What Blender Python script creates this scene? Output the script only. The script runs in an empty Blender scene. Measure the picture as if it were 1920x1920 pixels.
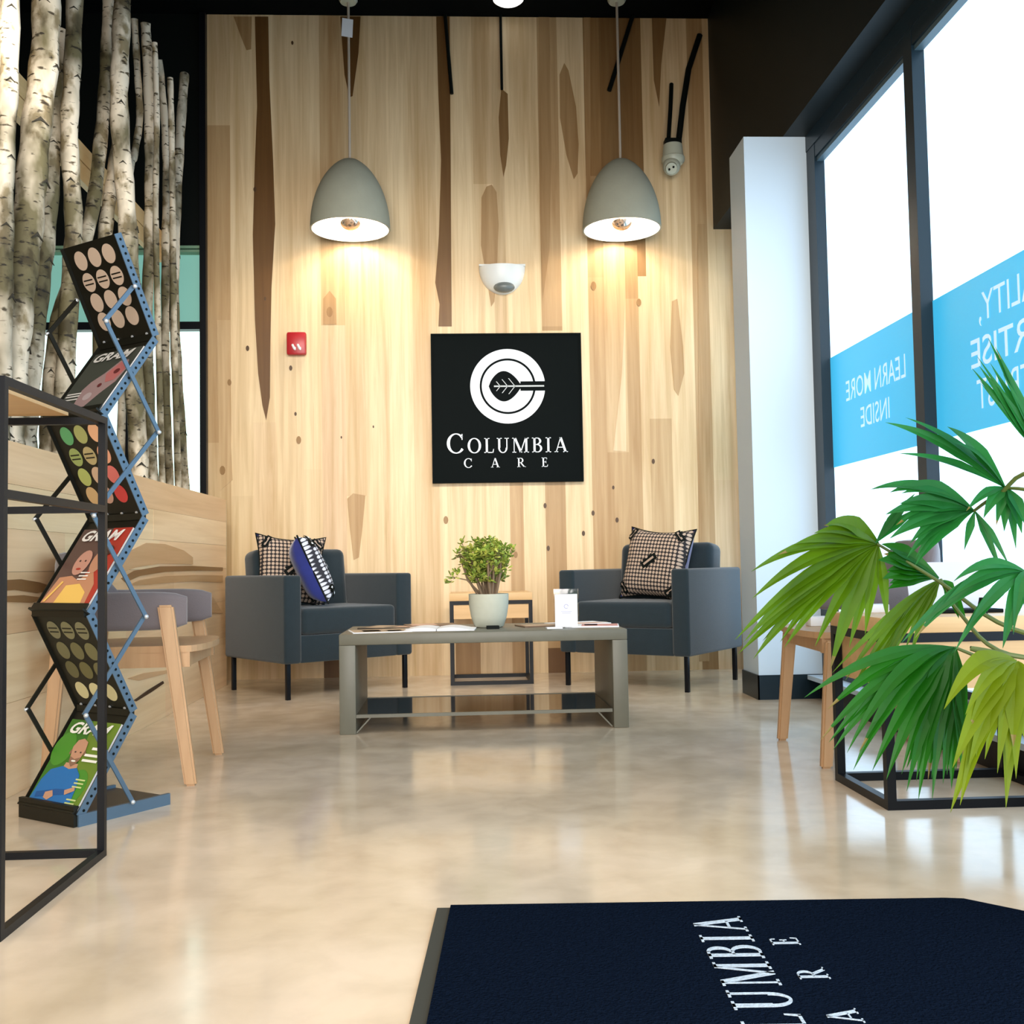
import bpy, bmesh, math, random
from mathutils import Vector, Matrix, Euler
from math import sin, cos, pi, radians as R, atan2, sqrt
random.seed(7)
S = bpy.context.scene
C = S.collection

# ------------------------------------------------------------------ camera
F = 1950.0
yc = Vector((-94, 98, F)).normalized()                 # room axis in camera (right, down, forward)
dn = Vector((0.017, 1.0, (-94*0.017 + 98)/F)).normalized(); dn.z = -dn.z
zc = -dn
yc = (yc - zc*yc.dot(zc)).normalized()
# camera vectors in a right-handed frame (right, up, back)
def rh(v): return Vector((v.x, -v.y, -v.z))
Yr, Zr = rh(yc), rh(zc)
Xr = Yr.cross(Zr)
EYE = Vector((0, 0, 0.72))
cam_d = bpy.data.cameras.new('camera'); cam = bpy.data.objects.new('camera', cam_d); C.objects.link(cam)
cam_d.sensor_width = 36; cam_d.lens = 36*F/1920; cam_d.clip_start = 0.05; cam_d.clip_end = 60
M3 = Matrix((Xr, Yr, Zr))                               # camera -> room
cam.matrix_world = Matrix.Translation(EYE) @ M3.to_4x4()
S.camera = cam
def ray(px, py): return (M3 @ Vector(((px-960)/F, -(py-960)/F, -1.0)))
def onX(px, py, x):
    d = ray(px, py); return EYE + d*((x-EYE.x)/d.x)
def onY(px, py, y):
    d = ray(px, py); return EYE + d*((y-EYE.y)/d.y)
def onZ(px, py, z=0.0):
    d = ray(px, py); return EYE + d*((z-EYE.z)/d.z)

# ------------------------------------------------------------------ light and exposure
S.view_settings.view_transform = 'Standard'; S.view_settings.look = 'None'
S.view_settings.gamma = 1; S.view_settings.use_curve_mapping = False
S.view_settings.exposure = 0.62
w = bpy.data.worlds.new('world'); S.world = w; w.use_nodes = True
w.node_tree.nodes['Background'].inputs[0].default_value = (1.0, 0.97, 0.93, 1)
w.node_tree.nodes['Background'].inputs[1].default_value = 0.5
PANE = 1.6          # strength of the daylit frosted panes
LAMP = 7.5          # watts in each pendant
def area_light(name, loc, target, sx, sy, power, col, spread=pi):
    l = bpy.data.lights.new(name, 'AREA'); l.shape = 'RECTANGLE'; l.size = sx; l.size_y = sy
    l.energy = power; l.color = col
    o = bpy.data.objects.new(name, l); C.objects.link(o); o.location = loc
    o.rotation_euler = (Vector(target)-Vector(loc)).to_track_quat('-Z', 'Y').to_euler(); l.spread = spread
    return o
area_light('rear_fill', (0.0, -2.6, 1.55), (0, 6, 1.1), 3.6, 2.4, 150, (1.0, 0.95, 0.90), R(150))  # main fill added behind the camera, not a visible source
area_light('wall_fill', (-0.1, 3.1, 2.90), (-0.1, 6.83, 0.75), 3.0, 0.25, 27, (1.0, 0.93, 0.84), R(78))  # unseen strip added to brighten the lower back wall and middle floor
area_light('overhead_fill', (0.0, 1.3, 2.90), (0, 1.3, 0), 3.0, 2.4, 42, (1.0, 0.93, 0.86))  # unseen overhead panel added to brighten the near floor

# ------------------------------------------------------------------ materials
def nt(name):
    m = bpy.data.materials.new(name); m.use_nodes = True
    n = m.node_tree.nodes; return m, n, m.node_tree.links, n['Principled BSDF']
def mat(name, col, rough=0.5, metal=0.0, spec=0.5, bump=0.0, bscale=60, var=0.0, vscale=6, emit=0, sheen=0, trans=0.0, coat=0):
    m, n, L, p = nt(name)
    p.inputs['Base Color'].default_value = (*col, 1); p.inputs['Roughness'].default_value = rough
    p.inputs['Metallic'].default_value = metal; p.inputs['Specular IOR Level'].default_value = spec
    if sheen: p.inputs['Sheen Weight'].default_value = sheen
    if coat: p.inputs['Coat Weight'].default_value = coat; p.inputs['Coat Roughness'].default_value = 0.08
    if trans: p.inputs['Transmission Weight'].default_value = trans
    tc = n.new('ShaderNodeTexCoord')
    if var:
        no = n.new('ShaderNodeTexNoise'); no.inputs['Scale'].default_value = vscale; no.inputs['Detail'].default_value = 4
        L.new(tc.outputs['Object'], no.inputs['Vector'])
        mx = n.new('ShaderNodeMix'); mx.data_type = 'RGBA'; L.new(no.outputs['Fac'], mx.inputs['Factor'])
        mx.inputs['A'].default_value = (*[c*(1-var) for c in col], 1); mx.inputs['B'].default_value = (*[min(1, c*(1+var)) for c in col], 1)
        L.new(mx.outputs['Result'], p.inputs['Base Color'])
    if bump:
        nb = n.new('ShaderNodeTexNoise'); nb.inputs['Scale'].default_value = bscale; nb.inputs['Detail'].default_value = 3
        L.new(tc.outputs['Object'], nb.inputs['Vector'])
        b = n.new('ShaderNodeBump'); b.inputs['Strength'].default_value = bump; b.inputs['Distance'].default_value = 0.01
        L.new(nb.outputs['Fac'], b.inputs['Height']); L.new(b.outputs['Normal'], p.inputs['Normal'])
    if emit:
        p.inputs['Emission Color'].default_value = (*col, 1); p.inputs['Emission Strength'].default_value = emit
    return m
def wood(name, col, dark, scale=(30, 30, 1.2), rough=0.45, attr=False, amt=0.5):
    """Grain stretched along one axis; attr multiplies the tone of each board."""
    m, n, L, p = nt(name); p.inputs['Roughness'].default_value = rough; p.inputs['Specular IOR Level'].default_value = 0.35
    tc = n.new('ShaderNodeTexCoord'); mp = n.new('ShaderNodeMapping'); mp.inputs['Scale'].default_value = scale
    L.new(tc.outputs['Object'], mp.inputs['Vector'])
    a = n.new('ShaderNodeTexNoise'); a.inputs['Scale'].default_value = 1.0; a.inputs['Detail'].default_value = 6; a.inputs['Roughness'].default_value = 0.6
    a.inputs['Distortion'].default_value = 0.6
    L.new(mp.outputs['Vector'], a.inputs['Vector'])
    mp2 = n.new('ShaderNodeMapping'); mp2.inputs['Scale'].default_value = [s*0.22 for s in scale]
    L.new(tc.outputs['Object'], mp2.inputs['Vector'])
    b = n.new('ShaderNodeTexNoise'); b.inputs['Scale'].default_value = 1.0; b.inputs['Detail'].default_value = 2; b.inputs['Distortion'].default_value = 1.2
    L.new(mp2.outputs['Vector'], b.inputs['Vector'])
    ad = n.new('ShaderNodeMath'); ad.operation = 'ADD'; L.new(a.outputs['Fac'], ad.inputs[0]); L.new(b.outputs['Fac'], ad.inputs[1])
    mr = n.new('ShaderNodeMapRange'); mr.inputs['From Min'].default_value = 0.75; mr.inputs['From Max'].default_value = 1.35
    mr.inputs['To Min'].default_value = 0; mr.inputs['To Max'].default_value = amt
    L.new(ad.outputs[0], mr.inputs['Value'])
    mx = n.new('ShaderNodeMix'); mx.data_type = 'RGBA'; L.new(mr.outputs['Result'], mx.inputs['Factor'])
    mx.inputs['A'].default_value = (*col, 1); mx.inputs['B'].default_value = (*dark, 1)
    out = mx.outputs['Result']
    if attr:
        at = n.new('ShaderNodeAttribute'); at.attribute_name = 'tone'
        mu = n.new('ShaderNodeMix'); mu.data_type = 'RGBA'; mu.blend_type = 'MULTIPLY'; mu.inputs['Factor'].default_value = 1
        L.new(out, mu.inputs['A']); L.new(at.outputs['Color'], mu.inputs['B']); out = mu.outputs['Result']
    L.new(out, p.inputs['Base Color'])
    return m

M = {}
M['wall_wood'] = wood('hickory_boards', (1, 1, 1), (0.70, 0.60, 0.47), (34, 34, 1.3), 0.42, attr=True, amt=1.0)
M['desk_wood'] = wood('desk_boards', (1, 1, 1), (0.74, 0.64, 0.50), (20, 1.0, 26), 0.42, attr=True, amt=0.8)
M['chair_wood'] = wood('oak', (0.55, 0.34, 0.18), (0.38, 0.20, 0.09), (40, 40, 3), 0.4)
M['top_wood'] = wood('oak_top', (0.72, 0.47, 0.23), (0.52, 0.30, 0.13), (2, 40, 40), 0.4)
M['light_rail'] = wood('pine_rail', (0.75, 0.52, 0.25), (0.55, 0.33, 0.12), (40, 2, 40), 0.5)
M['black'] = mat('black_paint', (0.004, 0.006, 0.005), 0.6, spec=0.12)
M['ceil'] = mat('ceiling_black', (0.003, 0.004, 0.004), 0.9, spec=0.05, bump=0.2, bscale=8)
M['bulk'] = mat('bulkhead_black', (0.003, 0.007, 0.008), 0.5, spec=0.25)
M['alu_dark'] = mat('window_frame_dark', (0.004, 0.014, 0.022), 0.35, spec=0.35)
M['white_paint'] = mat('pier_white', (0.50, 0.60, 0.68), 0.55, spec=0.3)
M['steel_black'] = mat('black_steel', (0.003, 0.004, 0.006), 0.38, spec=0.22)
M['fabric'] = mat('charcoal_fabric', (0.017, 0.028, 0.035), 0.9, spec=0.1, bump=0.25, bscale=350, sheen=0.3, var=0.12, vscale=30)
M['grey_pad'] = mat('taupe_felt', (0.17, 0.145, 0.15), 0.9, spec=0.2, bump=0.15, bscale=300, sheen=0.4)
M['table_grey'] = mat('olive_grey_laminate', (0.135, 0.13, 0.098), 0.42, spec=0.4, var=0.15, vscale=12)
M['shelf_dark'] = mat('smoked_shelf', (0.012, 0.012, 0.009), 0.06, spec=0.7)
M['pot'] = mat('pale_ceramic', (0.46, 0.47, 0.38), 0.6, var=0.06, vscale=40)
M['soil'] = mat('soil', (0.05, 0.03, 0.02), 0.95)
M['jade'] = mat('jade_leaf', (0.21, 0.30, 0.045), 0.35, var=0.5, vscale=30)
M['jade2'] = mat('jade_leaf_young', (0.45, 0.48, 0.09), 0.35, var=0.2, vscale=30)
M['stem'] = mat('woody_stem', (0.22, 0.15, 0.09), 0.8)
M['concrete'] = mat('greenish_concrete', (0.36, 0.36, 0.28), 0.75, spec=0.2, bump=0.1, bscale=60, var=0.08, vscale=10)
M['shade_in'] = mat('shade_inner_white', (0.85, 0.83, 0.78), 0.6)
M['cord'] = mat('beige_cord', (0.50, 0.42, 0.33), 0.7)
M['paper'] = mat('white_paper', (0.82, 0.83, 0.85), 0.6)
M['white'] = mat('white_plastic', (0.78, 0.80, 0.77), 0.4)
M['cream'] = mat('cream_plastic', (0.55, 0.57, 0.45), 0.4)
M['lens'] = mat('lens_grey', (0.16, 0.18, 0.17), 0.25)
M['red'] = mat('alarm_red', (0.42, 0.012, 0.018), 0.35)
M['sign_black'] = mat('sign_black', (0.002, 0.004, 0.004), 0.6, spec=0.05)
M['sign_white'] = mat('sign_white', (0.85, 0.90, 0.95), 0.5)
M['sign_grey'] = mat('sign_grey', (0.55, 0.58, 0.58), 0.5)
M['mat'] = mat('mat_pile', (0.005, 0.009, 0.019), 1.0, spec=0.0, bump=1.0, bscale=180,  var=0.35, vscale=90)
M['mat_edge'] = mat('mat_rubber_edge', (0.035, 0.035, 0.025), 0.8)
M['mat_text'] = mat('mat_lettering', (0.50, 0.58, 0.66), 0.9, bump=0.5, bscale=200, var=0.3, vscale=150)
M['rack'] = mat('rack_black', (0.009, 0.0085, 0.005), 0.45, spec=0.25)
M['rack_side_lit'] = mat('rack_reflected_blue', (0.085, 0.14, 0.20), 0.4, metal=0.25, spec=0.5)  # black metal with the window's blue reflection put into its colour
M['stud'] = mat('stud_steel', (0.55, 0.58, 0.6), 0.3, metal=0.4)
M['blue_vel'] = mat('royal_blue_fabric', (0.006, 0.016, 0.17), 0.8, sheen=0.4, var=0.3, vscale=14, bump=0.3, bscale=20)
M['leafA'] = mat('palm_green', (0.085, 0.18, 0.002), 0.42, spec=.4, var=0.45, vscale=9)
M['leafG'] = mat('palm_deep_green', (0.012, 0.135, 0.004), 0.42, spec=.4, var=0.45, vscale=9)
M['leafB'] = mat('palm_cool_green', (0.018, 0.165, 0.03), 0.42, spec=.4, var=0.4, vscale=9)
M['leafH'] = mat('palm_yellow_green', (0.17, 0.235, 0.003), 0.45, spec=.3, var=0.35, vscale=9)
M['leafT'] = mat('palm_brown_tip', (0.16, 0.12, 0.02), 0.6)
M['petiole'] = mat('palm_stalk', (0.10, 0.14, 0.03), 0.5)
for k in ('leafA', 'leafG', 'leafB', 'leafH'):                       # leaves let some light through
    m = M[k]; n = m.node_tree.nodes; L = m.node_tree.links; p = n['Principled BSDF']
    tr = n.new('ShaderNodeBsdfTranslucent'); mx = n.new('ShaderNodeMixShader'); mx.inputs[0].default_value = 0.42
    src = p.inputs['Base Color'].links[0].from_socket
    br = n.new('ShaderNodeMix'); br.data_type = 'RGBA'; br.blend_type = 'MULTIPLY'; br.inputs['Factor'].default_value = 1
    br.inputs['B'].default_value = (1.6, 1.7, 1.2, 1); L.new(src, br.inputs['A']); L.new(br.outputs['Result'], tr.inputs['Color'])
    L.new(p.outputs[0], mx.inputs[1]); L.new(tr.outputs[0], mx.inputs[2]); L.new(mx.outputs[0], n['Material Output'].inputs['Surface'])
def flat(name, col, rough=0.45): return mat(name, col, rough)

def floor_mat():
    m, n, L, p = nt('polished_concrete')
    tc = n.new('ShaderNodeTexCoord')
    def noise(sc, det, dist=0):
        x = n.new('ShaderNodeTexNoise'); x.inputs['Scale'].default_value = sc; x.inputs['Detail'].default_value = det; x.inputs['Distortion'].default_value = dist
        L.new(tc.outputs['Object'], x.inputs['Vector']); return x
    a = noise(1.1, 6, 0.6); b = noise(7, 8, 0.3); c = noise(60, 3)
    cr = n.new('ShaderNodeValToRGB'); cr.color_ramp.elements[0].position = 0.33; cr.color_ramp.elements[1].position = 0.66
    cr.color_ramp.elements[0].color = (0.62, 0.49, 0.335, 1); cr.color_ramp.elements[1].color = (0.80, 0.655, 0.50, 1)
    L.new(a.outputs['Fac'], cr.inputs[0])
    cb = n.new('ShaderNodeValToRGB'); cb.color_ramp.elements[0].position = 0.3; cb.color_ramp.elements[1].position = 0.62
    cb.color_ramp.elements[0].color = (0.84, 0.83, 0.81, 1); cb.color_ramp.elements[1].color = (1, 1, 1, 1)
    L.new(b.outputs['Fac'], cb.inputs[0])
    mu = n.new('ShaderNodeMix'); mu.data_type = 'RGBA'; mu.blend_type = 'MULTIPLY'; mu.inputs['Factor'].default_value = 1
    L.new(cr.outputs[0], mu.inputs['A']); L.new(cb.outputs[0], mu.inputs['B']); L.new(mu.outputs['Result'], p.inputs['Base Color'])
    mr = n.new('ShaderNodeMapRange'); mr.inputs['To Min'].default_value = 0.06; mr.inputs['To Max'].default_value = 0.20
    L.new(b.outputs['Fac'], mr.inputs['Value']); L.new(mr.outputs[0], p.inputs['Roughness'])
    p.inputs['Specular IOR Level'].default_value = 0.55
    bu = n.new('ShaderNodeBump'); bu.inputs['Strength'].default_value = 0.05; bu.inputs['Distance'].default_value = 0.004
    L.new(b.outputs['Fac'], bu.inputs['Height']); L.new(bu.outputs[0], p.inputs['Normal'])
    return m
M['floor'] = floor_mat()

def bark_mat():
    m, n, L, p = nt('birch_bark'); p.inputs['Roughness'].default_value = 0.75
    tc = n.new('ShaderNodeTexCoord')
    def noise(sc, det, mpv):
        mp = n.new('ShaderNodeMapping'); mp.inputs['Scale'].default_value = mpv; L.new(tc.outputs['Object'], mp.inputs['Vector'])
        x = n.new('ShaderNodeTexNoise'); x.inputs['Scale'].default_value = sc; x.inputs['Detail'].default_value = det
        L.new(mp.outputs[0], x.inputs['Vector']); return x
    big = noise(1, 4, (5, 5, 2.4)); spk = noise(1, 3, (20, 20, 60)); mid = noise(1, 5, (14, 14, 9))
    cr = n.new('ShaderNodeValToRGB'); e = cr.color_ramp.elements
    e[0].position = 0.40; e[0].color = (0.12, 0.10, 0.045, 1); e[1].position = 0.57; e[1].color = (0.74, 0.64, 0.49, 1)
    L.new(big.outputs['Fac'], cr.inputs[0])
    c2 = n.new('ShaderNodeValToRGB'); e = c2.color_ramp.elements
    e[0].position = 0.33; e[0].color = (0.12, 0.10, 0.06, 1); e[1].position = 0.40; e[1].color = (1, 1, 1, 1); L.new(spk.outputs['Fac'], c2.inputs[0])
    c3 = n.new('ShaderNodeValToRGB'); e = c3.color_ramp.elements
    e[0].position = 0.38; e[0].color = (0.38, 0.34, 0.24, 1); e[1].position = 0.5; e[1].color = (1, 1, 1, 1); L.new(mid.outputs['Fac'], c3.inputs[0])
    a = n.new('ShaderNodeMix'); a.data_type = 'RGBA'; a.blend_type = 'MULTIPLY'; a.inputs['Factor'].default_value = 1
    L.new(cr.outputs[0], a.inputs['A']); L.new(c2.outputs[0], a.inputs['B'])
    b = n.new('ShaderNodeMix'); b.data_type = 'RGBA'; b.blend_type = 'MULTIPLY'; b.inputs['Factor'].default_value = 1
    L.new(a.outputs['Result'], b.inputs['A']); L.new(c3.outputs[0], b.inputs['B'])
    L.new(b.outputs['Result'], p.inputs['Base Color'])
    bu = n.new('ShaderNodeBump'); bu.inputs['Strength'].default_value = 0.4; bu.inputs['Distance'].default_value = 0.01
    L.new(mid.outputs['Fac'], bu.inputs['Height']); L.new(bu.outputs[0], p.inputs['Normal'])
    return m
M['bark'] = bark_mat(); M['knot'] = mat('bark_knot', (0.03, 0.025, 0.015), 0.9)

def check_mat(name, light, dark, scale, thr=0.30):
    m, n, L, p = nt(name); p.inputs['Roughness'].default_value = 0.85
    tc = n.new('ShaderNodeTexCoord'); mp = n.new('ShaderNodeMapping'); mp.inputs['Scale'].default_value = (scale, 0.0, scale)
    L.new(tc.outputs['Object'], mp.inputs['Vector'])
    v = n.new('ShaderNodeTexVoronoi'); v.inputs['Randomness'].default_value = 0.0; v.inputs['Scale'].default_value = 1
    L.new(mp.outputs[0], v.inputs['Vector'])
    cr = n.new('ShaderNodeValToRGB'); e = cr.color_ramp.elements
    e[0].position = thr; e[0].color = (*light, 1); e[1].position = thr+0.10; e[1].color = (*dark, 1)
    L.new(v.outputs['Distance'], cr.inputs[0]); L.new(cr.outputs[0], p.inputs['Base Color'])
    return m
M['check'] = check_mat('checked_weave', (0.50, 0.38, 0.29), (0.015, 0.012, 0.014), 44, 0.34)
M['check_white'] = check_mat('white_check_weave', (0.62, 0.64, 0.72), (0.02, 0.02, 0.03), 40, 0.34)

# ------------------------------------------------------------------ mesh building
class MB:
    def __init__(s): s.v = []; s.f = []; s.m = []; s.sm = []
    def add(s, vs, fs, mi=0, smooth=False):
        b = len(s.v); s.v += [Vector(x) for x in vs]
        for f in fs: s.f.append([b+i for i in f]); s.m.append(mi); s.sm.append(smooth)
        return s
    def box(s, c, d, mi=0, bev=0.0, rot=None, seg=2):
        bm = bmesh.new(); bmesh.ops.create_cube(bm, size=1)
        for v in bm.verts: v.co = Vector((v.co.x*d[0], v.co.y*d[1], v.co.z*d[2]))
        if bev: bmesh.ops.bevel(bm, geom=bm.edges[:], offset=bev, segments=seg, profile=0.5, affect='EDGES')
        T = Matrix.Translation(Vector(c)) @ (rot.to_4x4() if rot is not None else Matrix())
        s.bm(bm, mi, bev > 0, T); return s
    def lohi(s, lo, hi, mi=0, bev=0.0):
        return s.box([(a+b)/2 for a, b in zip(lo, hi)], [abs(b-a) for a, b in zip(lo, hi)], mi, bev)
    def bm(s, bm, mi=0, smooth=False, T=Matrix()):
        bm.verts.index_update()
        s.add([T @ v.co for v in bm.verts], [[v.index for v in f.verts] for f in bm.faces], mi, smooth); bm.free()
    def tube(s, pts, rad, mi=0, n=8, caps=True, flat=None):
        pts = [Vector(p) for p in pts]; N = len(pts)
        rad = rad if isinstance(rad, (list, tuple)) else [rad]*N
        vs = []; fs = []; ref = None
        for i, p in enumerate(pts):
            t = (pts[min(i+1, N-1)] - pts[max(i-1, 0)]).normalized()
            if ref is None: ref = Vector((0, 0, 1)) if abs(t.z) < 0.9 else Vector((1, 0, 0))
            a = t.cross(ref).normalized(); b = t.cross(a).normalized(); ref = -b if False else ref
            if i and a.dot(pa) < 0: a = -a; b = -b
            pa = a
            for k in range(n):
                th = 2*pi*k/n + (pi/4 if n == 4 else 0)
                vs.append(p + a*cos(th)*rad[i] + b*sin(th)*rad[i])
        for i in range(N-1):
            for k in range(n):
                fs.append([i*n+k, i*n+(k+1) % n, (i+1)*n+(k+1) % n, (i+1)*n+k])
        if caps: fs.append(list(range(n))[::-1]); fs.append([(N-1)*n+k for k in range(n)])
        s.add(vs, fs, mi, n > 4); return s
    def bar(s, p, q, w, h, mi=0, up=(0, 0, 1), bev=0.0):
        """square bar from p to q; w across, h along up"""
        p, q = Vector(p), Vector(q); t = (q-p); l = t.length; t.normalize(); up = Vector(up)
        a = t.cross(up)
        if a.length < 1e-4: a = t.cross(Vector((0, 1, 0)))
        a.normalize(); b = a.cross(t).normalized()
        Rm = Matrix((a, t, b)).transposed()
        return s.box((p+q)/2, (w, l, h), mi, bev, Rm)
    def lathe(s, prof, c=(0, 0, 0), mi=0, n=48, caps=False):
        vs = []; fs = []; c = Vector(c); P = len(prof)
        for r, z in prof:
            for k in range(n): vs.append(c + Vector((r*cos(2*pi*k/n), r*sin(2*pi*k/n), z)))
        for i in range(P-1):
            for k in range(n): fs.append([i*n+k, i*n+(k+1) % n, (i+1)*n+(k+1) % n, (i+1)*n+k])
        if caps: fs.append(list(range(n))[::-1]); fs.append([(P-1)*n+k for k in range(n)])
        s.add(vs, fs, mi, True); return s
    def prism(s, poly, off, mi=0):
        """planar polygon (3D points) pushed by the vector off"""
        P = [Vector(p) for p in poly]; off = Vector(off); n = len(P)
        s.add(P + [p+off for p in P], [list(range(n))[::-1], [n+i for i in range(n)]] + [[i, (i+1) % n, n+(i+1) % n, n+i] for i in range(n)], mi); return s
    def ball(s, c, r, mi=0, u=16, v=10, scale=(1, 1, 1)):
        bm = bmesh.new(); bmesh.ops.create_uvsphere(bm, u_segments=u, v_segments=v, radius=r)
        s.bm(bm, mi, True, Matrix.Translation(Vector(c)) @ Matrix.Diagonal((*scale, 1))); return s
def matrix_of(o):
    m = Matrix.LocRotScale(o.location, o.rotation_euler, o.scale)
    return matrix_of(o.parent) @ m if o.parent else m
def obj(name, mb, mats, parent=None, world=False, tones=None, origin=None):
    """one mesh object; world=True: the points are room coordinates and become local to the parent"""
    vs = mb.v
    o_loc = Vector((0, 0, 0))
    if world and parent is not None:
        inv = matrix_of(parent).inverted(); vs = [inv @ v for v in vs]
    elif origin is not None:
        o_loc = Vector(origin); vs = [v-o_loc for v in vs]
    me = bpy.data.meshes.new(name); me.from_pydata([tuple(v) for v in vs], [], mb.f)
    mats = mats if isinstance(mats, (list, tuple)) else [mats]
    for m in mats: me.materials.append(M[m] if isinstance(m, str) else m)
    for p, mi, sm in zip(me.polygons, mb.m, mb.sm): p.material_index = mi; p.use_smooth = sm
    if tones is not None:
        ca = me.color_attributes.new('tone', 'FLOAT_COLOR', 'CORNER')
        for p, t in zip(me.polygons, tones):
            for li in p.loop_indices: ca.data[li].color = (*t, 1)
    me.validate(); me.update()
    bm = bmesh.new(); bm.from_mesh(me); bmesh.ops.recalc_face_normals(bm, faces=bm.faces[:]); bm.to_mesh(me); bm.free()
    if any(mb.sm): me.set_sharp_from_angle(angle=R(42))
    o = bpy.data.objects.new(name, me); C.objects.link(o); o.location = o_loc
    if parent is not None: o.parent = parent
    return o
def tag(o, label, cat, group=None):
    o['label'] = label; o['category'] = cat
    if group: o['group'] = group
    return o
def thing(name, label, cat, loc=(0, 0, 0), rz=0.0, group=None):
    o = bpy.data.objects.new(name, None); C.objects.link(o); o.empty_display_size = 0.05
    o.location = loc; o.rotation_euler = (0, 0, rz); return tag(o, label, cat, group)
def struct(o): o['kind'] = 'structure'; return o
def sroot(name, loc=(0, 0, 0)):
    o = bpy.data.objects.new(name, None); C.objects.link(o); o.empty_display_size = 0.05; o.location = loc; return struct(o)
def dup(root, loc, rz, label, group=None):
    r = root.copy(); C.objects.link(r); r.location = loc; r.rotation_euler = (0, 0, rz); r['label'] = label
    for ch in [c for c in S.objects if c.parent == root]:
        c = ch.copy(); C.objects.link(c); c.parent = r
        for g in [x for x in S.objects if x.parent == ch]:
            d = g.copy(); C.objects.link(d); d.parent = c
    return r
def text_polys(txt, shear=0.0, offset=0.0):
    """built-in sans font as flat triangles in a unit box (0..1, 0..1)"""
    cu = bpy.data.curves.new('t', 'FONT'); cu.body = txt; cu.size = 1; cu.shear = shear; cu.offset = offset; cu.resolution_u = 3
    o = bpy.data.objects.new('t', cu); C.objects.link(o)
    dg = bpy.context.evaluated_depsgraph_get(); me = bpy.data.meshes.new_from_object(o.evaluated_get(dg))
    vs = [v.co.copy() for v in me.vertices]; fs = [list(p.vertices) for p in me.polygons]
    bpy.data.objects.remove(o); bpy.data.curves.remove(cu); bpy.data.meshes.remove(me)
    x0, x1 = min(v.x for v in vs), max(v.x for v in vs); y0, y1 = min(v.y for v in vs), max(v.y for v in vs)
    return [((v.x-x0)/(x1-x0), (v.y-y0)/(y1-y0)) for v in vs], fs
def put_text(mb, txt, O, U, V, mi=0, shear=0.0, offset=0.0):
    vs, fs = text_polys(txt, shear, offset); O, U, V = Vector(O), Vector(U), Vector(V)
    mb.add([O+U*a+V*b for a, b in vs], fs, mi)

# serif capitals drawn as strokes: each glyph = (polygons, advance)
def arc(cx, cy, rx, ry, a0, a1, thick, thin, n=22):
    P = []
    for i in range(n):
        q = []
        for t in (a0+(a1-a0)*i/n, a0+(a1-a0)*(i+1)/n):
            w_ = thin+(thick-thin)*abs(cos(R(t)))**1.5; q.append((t, w_))
        (t, w1), (u, w2) = q
        P.append([(cx+rx*cos(R(t)), cy+ry*sin(R(t))), (cx+rx*cos(R(u)), cy+ry*sin(R(u))),
                  (cx+(rx-w2)*cos(R(u)), cy+(ry-w2)*sin(R(u))), (cx+(rx-w1)*cos(R(t)), cy+(ry-w1)*sin(R(t)))])
    return P
def rect(x0, y0, x1, y1): return [(x0, y0), (x1, y0), (x1, y1), (x0, y1)]
def diag(x0, y0, x1, y1, w_): return [(x0-w_/2, y0), (x0+w_/2, y0), (x1+w_/2, y1), (x1-w_/2, y1)]
def glyph(c):
    K, k, s = 0.15, 0.055, 0.05
    if c == 'I': return [rect(.12, 0, .12+K, 1), rect(0, 0, .39, s), rect(0, 1-s, .39, 1)], .52
    if c == 'L': return [rect(.1, 0, .1+K, 1), rect(0, 0, .62, k), rect(0, 1-s, .37, 1), [(.56, 0), (.64, 0), (.68, .26), (.64, .26)]], .76
    if c == 'E': return [rect(.1, 0, .1+K, 1), rect(0, 0, .62, k), rect(0, 1-k, .58, 1), rect(.2, .5, .48, .5+k), rect(.54, .8, .58, 1), rect(.45, .4, .49, .66), [(.58, 0), (.64, 0), (.68, .24), (.64, .24)]], .78
    if c == 'O': return arc(.48, .5, .48, .52, 0, 360, K+.02, k, 32), 1.06
    if c == 'C': return arc(.5, .5, .5, .52, 42, 322, K+.02, k, 28) + [rect(.80, .68, .85, .98)], 1.02
    if c == 'U': return [rect(.1, .34, .1+K, 1), rect(.68, .34, .68+k+.02, 1), rect(0, 1-s, .36, 1), rect(.56, 1-s, .86, 1)] + arc(.427, .34, .327, .36, 180, 360, K*.8, k, 18), .98
    if c == 'M': return [rect(.1, 0, .1+k, 1), diag(.62, 0, .18, 1, K+.02), diag(.58, 0, .95, 1, k+.02), rect(.92, 0, .92+K, 1), rect(0, 0, .27, s), rect(.82, 0, 1.18, s), rect(0, 1-s, .24, 1), rect(.9, 1-s, 1.18, 1)], 1.28
    if c == 'A': return [diag(.1, 0, .43, 1, k+.01), diag(.78, 0, .43, 1, K+.02), rect(.22, .3, .62, .3+k), rect(-.02, 0, .24, s), rect(.6, 0, .94, s)], 1.0
    if c == 'B': return [rect(.1, 0, .1+K, 1), rect(0, 0, .4, k), rect(0, 1-k, .4, 1), rect(.2, .5, .4, .5+k)] + arc(.36, .765, .3, .235, -90, 90, K, k, 12) + arc(.38, .27, .34, .28, -90, 90, K, k, 12), .84
    if c == 'R': return [rect(.1, 0, .1+K, 1), rect(0, 0, .36, s), rect(0, 1-k, .4, 1), rect(.2, .46, .4, .46+k), diag(.78, 0, .40, .48, K+.02), rect(.68, 0, .94, s)] + arc(.36, .73, .32, .27, -90, 90, K, k, 12), .96
    return [], .5
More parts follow.
